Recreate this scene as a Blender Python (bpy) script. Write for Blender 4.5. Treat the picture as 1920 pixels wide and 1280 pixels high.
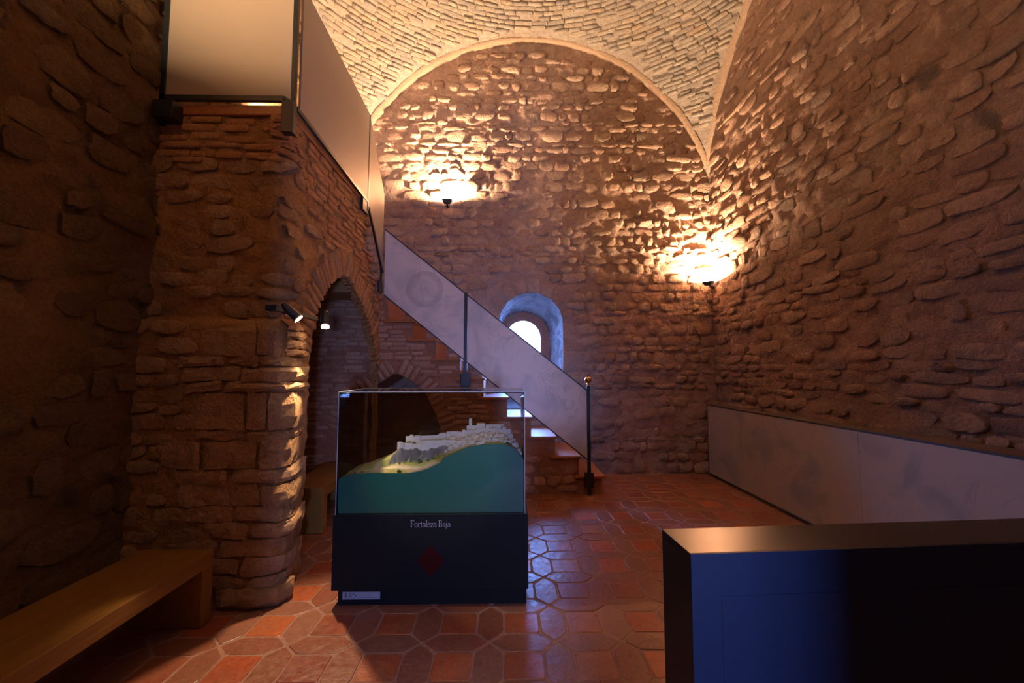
import bpy, bmesh, math, random
import numpy as np
from mathutils import Vector, Matrix
random.seed(7); rng = np.random.RandomState(7)
for o in list(bpy.data.objects): bpy.data.objects.remove(o)
SC = bpy.context.scene
COL = SC.collection
PI = math.pi

# ------------------------------------------------------------------ camera
FPX = 800.0
pitch = math.atan(54/FPX); yaw = math.radians(-1.08)
cam_d = bpy.data.cameras.new('camera'); cam = bpy.data.objects.new('camera', cam_d); COL.objects.link(cam)
cam_d.sensor_width = 36; cam_d.lens = 15.0; cam_d.clip_start = 0.02
cam.location = (0, 0, 1.5); cam.rotation_euler = (PI/2 + pitch, 0, yaw)
SC.camera = cam
SC.view_settings.view_transform = 'Standard'; SC.view_settings.look = 'None'
SC.view_settings.gamma = 1; SC.view_settings.use_curve_mapping = False
SC.view_settings.exposure = 1.5

# ------------------------------------------------------------------ world: bright hazy daylight outside
W = bpy.data.worlds.new('daylight'); SC.world = W; W.use_nodes = True
W.node_tree.nodes['Background'].inputs[0].default_value = (0.30, 0.52, 1.0, 1)
W.node_tree.nodes['Background'].inputs[1].default_value = 3.0

def area_light(name, loc, target, size, power, color, sizey=None, spread=180):
    d = bpy.data.lights.new(name, 'AREA'); d.energy = power; d.color = color
    d.shape = 'RECTANGLE' if sizey else 'DISK'; d.size = size
    if sizey: d.size_y = sizey
    d.spread = math.radians(spread)
    o = bpy.data.objects.new(name, d); COL.objects.link(o); o.location = loc
    o.rotation_euler = (Vector(target) - Vector(loc)).to_track_quat('-Z', 'Y').to_euler()
    return o
WARM = (1.0, 0.66, 0.38)
BLUE = (0.16, 0.36, 1.0)
# daylight arriving at the arched window in the far wall and at an added, unseen window behind the camera
area_light('window_daylight', (0.31, 7.35, 2.2), (0.31, 6.0, 1.1), 0.9, 165, (0.15, 0.34, 1.0), 1.6)
area_light('added_rear_daylight', (.74, -2.68, 1.28), (.74, 3.0, 1.28), .38, 72, (0.36, 0.46, 1.0), .56)

# ------------------------------------------------------------------ helpers
def srgb(r, g, b):
    f = lambda c: (c/255/12.92) if c/255 <= .04045 else ((c/255+.055)/1.055)**2.4
    return (f(r), f(g), f(b), 1)
_RX = cam.rotation_euler.to_matrix(); CAMR = np.array(_RX).T; CAMP = np.array([0, 0, 1.5])
def project(P):
    c = (np.asarray(P, float) - CAMP) @ CAMR.T
    z = np.maximum(-c[..., 2], 1e-3)
    return 960+FPX*c[..., 0]/z, 640-FPX*c[..., 1]/z, -c[..., 2]

def perlin(x, y, seed=0):
    x = np.asarray(x, float); y = np.asarray(y, float)
    xi = np.floor(x).astype(np.int64); yi = np.floor(y).astype(np.int64); xf = x-xi; yf = y-yi
    def g(i, j, fx, fy):
        h = (i*374761393 + j*668265263 + seed*2147483647) & 0xffffffff
        h = ((h ^ (h >> 13))*1274126177) & 0xffffffff; h = h ^ (h >> 16)
        a = (h & 1023)/1023.0*2*PI
        return np.cos(a)*fx + np.sin(a)*fy
    u = xf*xf*xf*(xf*(xf*6-15)+10); v = yf*yf*yf*(yf*(yf*6-15)+10)
    a = g(xi, yi, xf, yf); b = g(xi+1, yi, xf-1, yf); c = g(xi, yi+1, xf, yf-1); d = g(xi+1, yi+1, xf-1, yf-1)
    return (a+(b-a)*u) + ((c+(d-c)*u)-(a+(b-a)*u))*v
def fbm(x, y, seed=0, o=4, gain=.5):
    s = 0; a = 1
    for k in range(o):
        s = s + a*perlin(x*2**k, y*2**k, seed+k*17); a *= gain
    return s
def sstep(a, b, x):
    t = np.clip((x-a)/(b-a), 0, 1); return t*t*(3-2*t)

def mesh_from(name, V, F, smooth=False):
    me = bpy.data.meshes.new(name); me.from_pydata([tuple(v) for v in V], [], [tuple(f) for f in F]); me.update()
    if smooth: me.polygons.foreach_set('use_smooth', [True]*len(me.polygons))
    return me
def link(name, me, mat=None, parent=None, **props):
    o = bpy.data.objects.new(name, me); COL.objects.link(o)
    if mat is not None:
        if me.materials: me.materials[0] = mat
        else: me.materials.append(mat)
    if parent is not None: o.parent = parent
    for k, v in props.items(): o[k] = v
    return o
def thing(name, label, cat, loc=(0, 0, 0), rz=0, group=None):
    o = bpy.data.objects.new(name, None); COL.objects.link(o); o.location = loc; o.rotation_euler = (0, 0, rz)
    o.empty_display_size = .1
    o['label'] = label; o['category'] = cat
    if group: o['group'] = group
    return o
class MB:
    """collects shapes for ONE mesh object"""
    def __init__(s): s.bm = bmesh.new()
    def box(s, lo, hi, bev=0, mat=None, seg=2):
        lo = Vector(lo); hi = Vector(hi); c = (lo+hi)/2; d = hi-lo
        r = bmesh.ops.create_cube(s.bm, size=1, matrix=Matrix.Translation(c) @ Matrix.Diagonal((d.x, d.y, d.z, 1)))
        vs = r['verts']
        if bev > 0:
            es = list({e for v in vs for e in v.link_edges})
            r2 = bmesh.ops.bevel(s.bm, geom=es, offset=bev, segments=seg, profile=.6, affect='EDGES')
            vs = list({v for f in r2['faces'] for v in f.verts} | {v for v in vs if v.is_valid})
        if mat is not None: bmesh.ops.transform(s.bm, matrix=mat, verts=vs)
        return s
    def tube(s, p0, p1, r0, r1=None, n=16, caps=True):
        p0 = Vector(p0); p1 = Vector(p1); d = p1-p0
        m = Matrix.Translation((p0+p1)/2) @ d.to_track_quat('Z', 'Y').to_matrix().to_4x4()
        bmesh.ops.create_cone(s.bm, cap_ends=caps, segments=n, radius1=r0, radius2=r0 if r1 is None else r1, depth=d.length, matrix=m)
        return s
    def sphere(s, c, r, sc=(1, 1, 1), n=20):
        bmesh.ops.create_uvsphere(s.bm, u_segments=n, v_segments=n//2, radius=r, matrix=Matrix.Translation(c) @ Matrix.Diagonal((*sc, 1)))
        return s
    def prism(s, poly, axis, a, b):
        """poly: 2D points; axis 'y': (x,z) extruded a..b along Y; 'x': (y,z); 'z': (x,y)"""
        def P(p, t): return (p[0], t, p[1]) if axis == 'y' else (t, p[0], p[1]) if axis == 'x' else (p[0], p[1], t)
        A = [s.bm.verts.new(P(p, a)) for p in poly]; B = [s.bm.verts.new(P(p, b)) for p in poly]
        s.bm.faces.new(A); s.bm.faces.new(B[::-1]); n = len(poly)
        for i in range(n): s.bm.faces.new((A[i], B[i], B[(i+1) % n], A[(i+1) % n]))
        return s
    def obj(s, name, mat, parent=None, smooth=False, **props):
        bmesh.ops.recalc_face_normals(s.bm, faces=s.bm.faces[:])
        me = bpy.data.meshes.new(name); s.bm.to_mesh(me); s.bm.free()
        if smooth:
            me.polygons.foreach_set('use_smooth', [True]*len(me.polygons))
            try: me.set_sharp_from_angle(angle=math.radians(35))
            except Exception: pass
        return link(name, me, mat, parent, **props)

# ------------------------------------------------------------------ materials
def new_mat(name):
    m = bpy.data.materials.new(name); m.use_nodes = True
    nt = m.node_tree; b = nt.nodes['Principled BSDF']
    return m, nt, b
def nd(nt, t, **kw):
    n = nt.nodes.new(t)
    for k, v in kw.items():
        if hasattr(n, k): setattr(n, k, v)
    return n
def simple(name, col, rough=.5, metal=0, spec=.5, coat=0):
    m, nt, b = new_mat(name)
    b.inputs['Base Color'].default_value = col; b.inputs['Roughness'].default_value = rough
    b.inputs['Metallic'].default_value = metal; b.inputs['Specular IOR Level'].default_value = spec
    b.inputs['Coat Weight'].default_value = coat
    return m
def noise(nt, vec, scale, detail=6, rough=.6, dist=0):
    n = nd(nt, 'ShaderNodeTexNoise'); n.inputs['Scale'].default_value = scale; n.inputs['Detail'].default_value = detail
    n.inputs['Roughness'].default_value = rough; n.inputs['Distortion'].default_value = dist
    nt.links.new(vec, n.inputs['Vector']); return n.outputs['Fac']
def ramp(nt, fac, stops):
    r = nd(nt, 'ShaderNodeValToRGB'); e = r.color_ramp.elements
    while len(e) > 1: e.remove(e[-1])
    e[0].position = stops[0][0]; e[0].color = stops[0][1]
    for p, c in stops[1:]:
        k = e.new(p); k.color = c
    nt.links.new(fac, r.inputs['Fac']); return r.outputs['Color']
def mixc(nt, fac, a, b, mode='MIX'):
    n = nd(nt, 'ShaderNodeMix'); n.data_type = 'RGBA'; n.blend_type = mode
    for sock, v in ((n.inputs[0], fac), (n.inputs[6], a), (n.inputs[7], b)):
        if hasattr(v, 'is_linked'): nt.links.new(v, sock)
        else: sock.default_value = v
    return n.outputs[2]
def math_n(nt, op, a, b=0.0):
    n = nd(nt, 'ShaderNodeMath'); n.operation = op
    for sock, v in ((n.inputs[0], a), (n.inputs[1], b)):
        if hasattr(v, 'is_linked'): nt.links.new(v, sock)
        else: sock.default_value = v
    return n.outputs[0]
def bump(nt, b, h, strength=.5, dist=.02, prev=None):
    n = nd(nt, 'ShaderNodeBump'); n.inputs['Strength'].default_value = strength; n.inputs['Distance'].default_value = dist
    nt.links.new(h, n.inputs['Height'])
    if prev is not None: nt.links.new(prev, n.inputs['Normal'])
    nt.links.new(n.outputs[0], b.inputs['Normal']); return n.outputs[0]
def world_pos(nt): return nd(nt, 'ShaderNodeNewGeometry').outputs['Position']

def masonry_mat(name, tones, patch=None, patch_amt=.0, rand=True, bump_d=.02, rough=.9, scale=1.0, dark=None):
    """mineral surface: tones = list of linear colours picked per piece, mottled; patch = stain colour"""
    m, nt, b = new_mat(name); pos = world_pos(nt)
    if rand:
        oi = nd(nt, 'ShaderNodeObjectInfo').outputs['Random']; ri = nd(nt, 'ShaderNodeNewGeometry').outputs['Random Per Island']
        r = math_n(nt, 'FRACT', math_n(nt, 'ADD', math_n(nt, 'MULTIPLY', oi, 7.31), math_n(nt, 'MULTIPLY', ri, 3.7)))
        n0 = noise(nt, pos, 9*scale, 4); r = math_n(nt, 'ADD', math_n(nt, 'MULTIPLY', r, .75), math_n(nt, 'MULTIPLY', math_n(nt, 'SUBTRACT', n0, .3), .6))
    else:
        r = noise(nt, pos, 1.6*scale, 8, .62)
        r = math_n(nt, 'ADD', math_n(nt, 'MULTIPLY', math_n(nt, 'SUBTRACT', r, .5), 2.2), .5)
    n = len(tones); col = ramp(nt, r, [(i/max(1, n-1), t) for i, t in enumerate(tones)])
    fine = noise(nt, pos, 42*scale, 6, .7)
    col = mixc(nt, 1.0, col, ramp(nt, fine, [(.25, (.72, .70, .68, 1)), (.7, (1.12, 1.12, 1.12, 1))]), 'MULTIPLY')
    if patch is not None:
        pm = ramp(nt, noise(nt, pos, 1.1*scale, 7, .68, .6), [(.50, (0, 0, 0, 1)), (.62, (1, 1, 1, 1))])
        col = mixc(nt, math_n(nt, 'MULTIPLY', pm, patch_amt), col, patch)
    if dark is not None:
        pm = ramp(nt, noise(nt, pos, 2.7*scale, 5, .6, .3), [(.60, (0, 0, 0, 1)), (.68, (1, 1, 1, 1))])
        col = mixc(nt, math_n(nt, 'MULTIPLY', pm, .75), col, dark)
    nt.links.new(col, b.inputs['Base Color']); b.inputs['Roughness'].default_value = rough
    b.inputs['Specular IOR Level'].default_value = .15
    h1 = noise(nt, pos, 14*scale, 8, .65, .4); h2 = noise(nt, pos, 60*scale, 5, .7)
    h = math_n(nt, 'ADD', h1, math_n(nt, 'MULTIPLY', h2, .28))
    bump(nt, b, h, 1.0, bump_d)
    return m
L = lambda *c: (*c, 1)
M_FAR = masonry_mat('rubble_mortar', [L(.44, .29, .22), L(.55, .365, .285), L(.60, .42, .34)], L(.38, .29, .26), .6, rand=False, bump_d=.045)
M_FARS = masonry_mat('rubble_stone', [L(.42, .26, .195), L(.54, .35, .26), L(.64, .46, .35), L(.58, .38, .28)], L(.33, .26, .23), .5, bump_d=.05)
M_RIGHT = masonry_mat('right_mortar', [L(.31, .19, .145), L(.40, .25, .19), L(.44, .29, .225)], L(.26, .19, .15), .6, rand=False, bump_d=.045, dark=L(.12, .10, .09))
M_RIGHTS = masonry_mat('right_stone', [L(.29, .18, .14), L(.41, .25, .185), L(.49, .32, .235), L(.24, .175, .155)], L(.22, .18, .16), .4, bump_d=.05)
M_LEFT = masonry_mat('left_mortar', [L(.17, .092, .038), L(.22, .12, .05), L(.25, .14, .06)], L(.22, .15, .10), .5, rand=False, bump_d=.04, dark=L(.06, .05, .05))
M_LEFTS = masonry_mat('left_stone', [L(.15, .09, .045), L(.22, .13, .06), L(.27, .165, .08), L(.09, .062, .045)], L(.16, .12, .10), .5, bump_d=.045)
M_PIER = masonry_mat('pier_mortar', [L(.40, .205, .08), L(.50, .27, .105), L(.54, .31, .135)], L(.31, .18, .09), .5, rand=False, bump_d=.04)
M_PIERS = masonry_mat('pier_stone', [L(.39, .22, .11), L(.52, .31, .155), L(.60, .39, .22), L(.44, .23, .11)], L(.24, .17, .12), .45, bump_d=.045)
M_PBRICK = masonry_mat('pier_brick', [L(.46, .235, .10), L(.55, .29, .125), L(.50, .245, .105), L(.58, .35, .17)], None, 0, bump_d=.02, scale=1.4)
M_STAIR = masonry_mat('stair_wall_mortar', [L(.36, .16, .095), L(.44, .20, .125), L(.48, .24, .15)], L(.34, .20, .14), .4, rand=False, bump_d=.035)
M_SBRICK = masonry_mat('stair_wall_brick', [L(.40, .20, .13), L(.50, .28, .185), L(.58, .35, .24), L(.44, .21, .13)], None, 0, bump_d=.02, scale=1.3)
M_VAULT = masonry_mat('vault_mortar', [L(.34, .28, .24), L(.40, .34, .295), L(.37, .31, .265)], L(.27, .21, .175), .5, rand=False, bump_d=.03)
M_VBRICK = masonry_mat('vault_brick', [L(.33, .26, .21), L(.39, .335, .28), L(.29, .25, .23), L(.44, .385, .32), L(.38, .24, .15)], L(.40, .29, .20), .45, bump_d=.03, scale=1.2)
M_BAND = masonry_mat('plaster_band', [L(.36, .25, .18), L(.42, .30, .22)], None, 0, rand=False, bump_d=.012)
M_GROUT = masonry_mat('floor_grout', [L(.30, .165, .12), L(.36, .21, .16)], None, 0, rand=False, bump_d=.008, rough=.9)
M_REVEAL = masonry_mat('window_reveal_plaster', [L(.34, .31, .30), L(.84, .80, .82), L(.76, .72, .74), L(.40, .36, .36)], L(.20, .18, .18), .6, rand=False, bump_d=.07, scale=3.2)

def tile_mat(name, tones):
    m, nt, b = new_mat(name); pos = world_pos(nt)
    oi = nd(nt, 'ShaderNodeObjectInfo').outputs['Random']; ri = nd(nt, 'ShaderNodeNewGeometry').outputs['Random Per Island']
    r = math_n(nt, 'FRACT', math_n(nt, 'ADD', math_n(nt, 'MULTIPLY', oi, 9.17), math_n(nt, 'MULTIPLY', ri, 5.3)))
    r = math_n(nt, 'ADD', math_n(nt, 'MULTIPLY', r, .8), math_n(nt, 'MULTIPLY', noise(nt, pos, 7, 5, .6), .25))
    col = ramp(nt, r, [(i/(len(tones)-1), t) for i, t in enumerate(tones)])
    wear = ramp(nt, noise(nt, pos, 3.1, 6, .7, .5), [(.45, (0, 0, 0, 1)), (.62, (1, 1, 1, 1))])
    col = mixc(nt, math_n(nt, 'MULTIPLY', wear, .45), col, L(.26, .12, .075))
    fine = noise(nt, pos, 55, 6, .7)
    col = mixc(nt, 1.0, col, ramp(nt, fine, [(.3, (.75, .75, .75, 1)), (.7, (1.15, 1.15, 1.15, 1))]), 'MULTIPLY')
    nt.links.new(col, b.inputs['Base Color'])
    rr = ramp(nt, noise(nt, pos, 22, 4, .6), [(.3, (.24, .24, .24, 1)), (.7, (.50, .50, .50, 1))])
    nt.links.new(rr, b.inputs['Roughness']); b.inputs['Specular IOR Level'].default_value = .5
    bump(nt, b, noise(nt, pos, 16, 5, .6), .5, .01)
    return m
M_TSQ = tile_mat('terracotta_square', [L(.28, .055, .022), L(.38, .08, .025), L(.22, .06, .035), L(.44, .11, .03), L(.26, .075, .04), L(.46, .20, .075)])
M_THX = tile_mat('terracotta_picket', [L(.19, .062, .036), L(.25, .09, .055), L(.23, .075, .038), L(.28, .12, .075), L(.20, .08, .055)])

def wood_mat(name, c1, c2, rough=.35, axis='X', scale=1.0):
    m, nt, b = new_mat(name)
    tc = nd(nt, 'ShaderNodeTexCoord').outputs['Object']; mp = nd(nt, 'ShaderNodeMapping')
    s = {'X': (1.5, 22, 22), 'Y': (22, 1.5, 22), 'Z': (22, 22, 1.5)}[axis]
    mp.inputs['Scale'].default_value = [k*scale for k in s]; nt.links.new(tc, mp.inputs['Vector'])
    f = noise(nt, mp.outputs[0], 1.6, 8, .62, .5)
    nt.links.new(ramp(nt, f, [(.3, c1), (.7, c2)]), b.inputs['Base Color'])
    b.inputs['Roughness'].default_value = rough
    bump(nt, b, f, .25, .004)
    return m
M_BENCH = wood_mat('oak_bench', L(.20, .085, .012), L(.28, .13, .022), .5, 'Y')
M_TREAD = wood_mat('varnished_tread', L(.30, .095, .03), L(.44, .16, .055), .48, 'X')
M_TREAD.node_tree.nodes['Principled BSDF'].inputs['Specular IOR Level'].default_value = .28
M_TREADY = wood_mat('varnished_platform', L(.34, .12, .04), L(.48, .19, .07), .3, 'Y')
M_WFRAME = wood_mat('window_wood', L(.33, .12, .07), L(.42, .17, .10), .5, 'Z')
M_STEEL = simple('black_painted_steel', L(.012, .016, .020), .38)
M_EDGE = simple('panel_edge_strip', L(.03, .028, .028), .5)
M_BRASS = simple('polished_brass', L(.80, .50, .16), .16, 1)
M_LAMP = simple('lamp_housing_black', L(.02, .02, .022), .4)
M_CASE = simple('case_plinth_navy_black', L(.007, .008, .009), .55, spec=.12)
M_TEAL = simple('teal_cut_face', L(.0, .085, .048), .5)
M_WHITE = simple('lettering_white', L(.36, .34, .44), .6)
M_RED = simple('emblem_dark_red', L(.034, .0008, .001), .6, spec=.1)
M_PLAQUE = simple('plaque_grey', L(.26, .25, .32), .6)
M_INK = simple('plaque_ink', L(.06, .06, .09), .6)
M_FLAG = simple('plaque_blue', L(.02, .03, .12), .6)
M_DESK = simple('desk_front_blue_lit', L(.001, .011, .042), .45)  # dark laminate; the front's blue partly stands in for cool light on it
M_DESKT = simple('desk_dark_top', L(.028, .026, .030), .30)
M_GLINT = simple('chrome', L(.7, .7, .72), .15, 1)

def glass_mat(name, tint=(1, 1, 1, 1), ior=1.45):
    m, nt, b = new_mat(name); nt.nodes.remove(b)
    tr = nd(nt, 'ShaderNodeBsdfTransparent'); tr.inputs[0].default_value = tint
    gl = nd(nt, 'ShaderNodeBsdfGlossy'); gl.inputs['Roughness'].default_value = .02
    fr = nd(nt, 'ShaderNodeFresnel'); fr.inputs[0].default_value = ior
    mx = nd(nt, 'ShaderNodeMixShader'); nt.links.new(fr.outputs[0], mx.inputs[0])
    nt.links.new(tr.outputs[0], mx.inputs[1]); nt.links.new(gl.outputs[0], mx.inputs[2])
    nt.links.new(mx.outputs[0], nt.nodes['Material Output'].inputs['Surface'])
    return m
M_GLASS = glass_mat('case_glass', (.96, .97, .98, 1))
M_GEDGE = simple('glass_edge', L(.40, .48, .53), .35)
M_PANE = glass_mat('window_pane', (.97, .98, 1, 1))
def emit_mat(name, col, s):
    m, nt, b = new_mat(name); b.inputs['Base Color'].default_value = (0, 0, 0, 1)
    b.inputs['Emission Color'].default_value = col; b.inputs['Emission Strength'].default_value = s
    return m
M_BULB = emit_mat('lamp_lens', L(1, .86, .68), 30)

def print_mat(name, base, rings=(), figs=0.5, tint=L(.34, .38, .42)):
    """light panel with a faint printed drawing: rings at (x, z, radius) in object space, swirled pencil lines"""
    m, nt, b = new_mat(name); tc = nd(nt, 'ShaderNodeTexCoord').outputs['Object']
    col = mixc(nt, noise(nt, tc, 1.3, 4), base, tuple(c*.90 for c in base[:3])+(1,))
    sw = noise(nt, tc, 2.3, 3, .5, 2.6)
    ln = ramp(nt, sw, [(.478, (0, 0, 0, 1)), (.497, (1, 1, 1, 1)), (.503, (1, 1, 1, 1)), (.522, (0, 0, 0, 1))])
    gate = ramp(nt, noise(nt, tc, 1.1, 2), [(.42, (0, 0, 0, 1)), (.6, (1, 1, 1, 1))])
    col = mixc(nt, math_n(nt, 'MULTIPLY', math_n(nt, 'MULTIPLY', ln, gate), .35*figs), col, L(.22, .23, .28))
    bl = ramp(nt, noise(nt, tc, 2.4, 3, .5, .8), [(.52, (0, 0, 0, 1)), (.66, (1, 1, 1, 1))])
    col = mixc(nt, math_n(nt, 'MULTIPLY', bl, .42*figs), col, tint)
    for (x, z, r, amt) in rings:
        v = nd(nt, 'ShaderNodeVectorMath'); v.operation = 'MULTIPLY'; v.inputs[1].default_value = (1, 0, 1); nt.links.new(tc, v.inputs[0])
        s = nd(nt, 'ShaderNodeVectorMath'); s.operation = 'DISTANCE'; s.inputs[1].default_value = (x, 0, z); nt.links.new(v.outputs[0], s.inputs[0])
        d = math_n(nt, 'DIVIDE', s.outputs['Value'], r)
        rc = ramp(nt, math_n(nt, 'MULTIPLY', d, .5), [(0, (.25, .25, .25, 1)), (.30, (.05, .05, .05, 1)), (.40, (.45, .45, .45, 1)), (.42, (.6, .6, .6, 1)), (.44, (.45, .45, .45, 1)), (.49, (.75, .75, .75, 1)), (.505, (0, 0, 0, 1))])
        col = mixc(nt, math_n(nt, 'MULTIPLY', rc, amt), col, L(.25, .24, .26))
    nt.links.new(col, b.inputs['Base Color']); b.inputs['Roughness'].default_value = .42
    return m
M_PANEL_A = print_mat('stair_panel_print', L(.74, .66, .66), rings=((-.98, 2.50, .225, .55), (-1.45, 2.75, .42, .18)), figs=1.0)
M_PANEL_B = print_mat('landing_panel_print', L(.36, .285, .215), figs=.18, tint=L(.40, .34, .30))
M_PANEL_C = print_mat('barrier_panel_print', L(.42, .36, .31), figs=1.5, tint=L(.22, .24, .25))

# ------------------------------------------------------------------ masonry pieces
def stone_variant(k, nx=4, ny=3, corner=.24, rough=.30, edge=.30, jit=.10, skirt=-2.5):
    r = np.random.RandomState(100+k); V = []; F = []; cs = np.clip(corner*r.uniform(.2, 1.7, 4), 0, .5); slope = r.uniform(-.35, .35, 2)*(rough > .2)
    for j in range(ny+1):
        for i in range(nx+1):
            x = -1+2*i/nx; y = -1+2*j/ny
            c_ = cs[(x > 0)*2+(y > 0)]; px = x*(1-c_*y*y)+r.uniform(-jit, jit); py = y*(1-c_*x*x)+r.uniform(-jit, jit)*1.3
            e = max(abs(x), abs(y))**4
            V.append((px*.5, py*.5, 1-edge*e+r.uniform(-rough, rough)+slope[0]*x+slope[1]*y))
    for j in range(ny):
        for i in range(nx):
            a = j*(nx+1)+i; F.append((a, a+1, a+nx+2, a+nx+1))
    ring = [i for i in range(nx)]+[j*(nx+1)+nx for j in range(ny)]+[ny*(nx+1)+nx-i for i in range(nx)]+[(ny-j)*(nx+1) for j in range(ny)]
    b = len(V); n = len(ring)
    for q in ring: V.append((V[q][0]*1.05, V[q][1]*1.05, skirt))
    for q in range(n): F.append((ring[(q+1) % n], ring[q], b+q, b+(q+1) % n))
    return np.array(V), F
STONES = [stone_variant(k) for k in range(20)]
BRICKS = [stone_variant(50+k, 3, 2, .05, .16, .16, .035) for k in range(12)]
SLABS = [stone_variant(80+k, 4, 3, .10, .16, .25, .06) for k in range(8)]
_mesh_cache = {}
def variant_mesh(kind, k, mat, smooth=True):
    key = (kind, k, mat.name)
    if key not in _mesh_cache:
        V, F = {'stone': STONES, 'brick': BRICKS, 'slab': SLABS}[kind][k]
        me = mesh_from(kind, V, F, smooth); me.materials.append(mat); _mesh_cache[key] = me
    return _mesh_cache[key]
def place(parent, items, kind, mat, name=None, limit=300, keep_all=False):
    """items: (p, tu, tv, n, w, h, d). The largest in the picture become parts, the rest one 'stuff' part."""
    name = name or kind; lib = {'stone': STONES, 'brick': BRICKS, 'slab': SLABS}[kind]
    rows = []
    for it in items:
        p, tu, tv, n, w, h, d = it
        x, y, z = project(p)
        vis = z > .15 and -260 < x < 2180 and -200 < y < 1480
        if not vis and not keep_all: continue
        v = CAMP-p; dist = np.linalg.norm(v); face = max(.05, float(np.dot(v, n))/dist)
        rows.append((w*h*face/dist**2 if vis else 0, it))
    rows.sort(key=lambda r: -r[0])
    Vs = []; Fs = []; base = 0
    for q, (_, (p, tu, tv, n, w, h, d)) in enumerate(rows):
        k = rng.randint(len(lib)); A = np.column_stack([tu*w, tv*h, n*d])
        if q < limit:
            o = bpy.data.objects.new(name, variant_mesh(kind, k, mat)); COL.objects.link(o)
            m = Matrix([[A[0, 0], A[0, 1], A[0, 2], p[0]], [A[1, 0], A[1, 1], A[1, 2], p[1]], [A[2, 0], A[2, 1], A[2, 2], p[2]], [0, 0, 0, 1]])
            o.matrix_world = m; o.parent = parent
        else:
            V, F = lib[k]; Vs.append(V @ A.T + p); Fs += [tuple(base+i for i in f) for f in F]; base += len(V)
    if Vs:
        me = mesh_from('small_'+name+'s', np.vstack(Vs), Fs, True); link('small_'+name+'s', me, mat, parent, kind='stuff')
    return len(rows)

class Surf:
    """a masonry face: pos(u,v) without fine relief, rel(u,v) relief along the outward normal"""
    def __init__(s, pos, rel): s.pos = pos; s.rel = rel
    def frame(s, u, v):
        e = .02; P = lambda a, b: np.array(s.pos(np.array(a), np.array(b)), float)
        p = P(u, v); tu = P(u+e, v)-P(u-e, v); tv = P(u, v+e)-P(u, v-e)
        tu /= np.linalg.norm(tu); tv /= np.linalg.norm(tv); n = np.cross(tu, tv); n /= np.linalg.norm(n)
        tv = np.cross(n, tu)
        return p, tu, tv, n
    def grid(s, u0, u1, v0, v1, step, hole=None, clip=None, smooth=True):
        nu = int((u1-u0)/step)+1; nv = int((v1-v0)/step)+1
        U, Vv = np.meshgrid(np.linspace(u0, u1, nu+1), np.linspace(v0, v1, nv+1))
        inside = np.zeros(U.shape, bool)
        if hole is not None:
            for poly in hole:
                ins = pip(U, Vv, poly); d, qx, qy = near(U, Vv, poly)
                snap = ins & (d < step*.85)
                U = np.where(snap, qx, U); Vv = np.where(snap, qy, Vv); inside |= ins & ~snap
        P = np.stack(s.pos(U, Vv), -1)
        du = np.gradient(P, axis=1); dv = np.gradient(P, axis=0); N = np.cross(du, dv); N /= np.maximum(np.linalg.norm(N, axis=-1, keepdims=True), 1e-9)
        P = P+N*s.rel(U, Vv)[..., None]
        idx = np.arange(U.size).reshape(U.shape)
        a = idx[:-1, :-1]; b = idx[:-1, 1:]; c = idx[1:, 1:]; d = idx[1:, :-1]
        bad = inside[:-1, :-1] | inside[:-1, 1:] | inside[1:, 1:] | inside[1:, :-1]
        if clip is not None: bad |= clip((U[:-1, :-1]+U[1:, 1:])/2, (Vv[:-1, :-1]+Vv[1:, 1:])/2)
        F = np.stack([a, b, c, d], -1)[~bad]
        return P.reshape(-1, 3), F
    def mesh(s, name, *a, **k):
        P, F = s.grid(*a, **k)
        used = np.unique(F); mp = -np.ones(len(P), int); mp[used] = np.arange(len(used))
        return mesh_np(name, P[used], mp[F])
def mesh_np(name, V, F, smooth=True):
    me = bpy.data.meshes.new(name); V = np.ascontiguousarray(V, np.float32); F = np.ascontiguousarray(F, np.int32)
    k = F.shape[1]; me.vertices.add(len(V)); me.vertices.foreach_set('co', V.ravel())
    me.loops.add(F.size); me.loops.foreach_set('vertex_index', F.ravel())
    me.polygons.add(len(F)); me.polygons.foreach_set('loop_start', np.arange(0, F.size, k, dtype=np.int32))
    me.polygons.foreach_set('loop_total', np.full(len(F), k, np.int32))
    me.polygons.foreach_set('use_smooth', np.full(len(F), smooth)); me.update(calc_edges=True); me.validate()
    return me
def pip(U, V, poly):
    ins = np.zeros(np.shape(U), bool); n = len(poly)
    for i in range(n):
        x0, y0 = poly[i]; x1, y1 = poly[(i+1) % n]
        if y0 == y1: continue
        c = ((y0 > V) != (y1 > V)) & (U < (x1-x0)*(V-y0)/(y1-y0)+x0); ins ^= c
    return ins
def near(U, V, poly):
    best = np.full(np.shape(U), 1e9); qx = np.array(U, float); qy = np.array(V, float); n = len(poly)
    for i in range(n):
        x0, y0 = poly[i]; x1, y1 = poly[(i+1) % n]; L2 = (x1-x0)**2+(y1-y0)**2+1e-12
        t = np.clip(((U-x0)*(x1-x0)+(V-y0)*(y1-y0))/L2, 0, 1); px = x0+t*(x1-x0); py = y0+t*(y1-y0)
        d = np.hypot(U-px, V-py); m = d < best; best = np.where(m, d, best); qx = np.where(m, px, qx); qy = np.where(m, py, qy)
    return best, qx, qy
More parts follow.
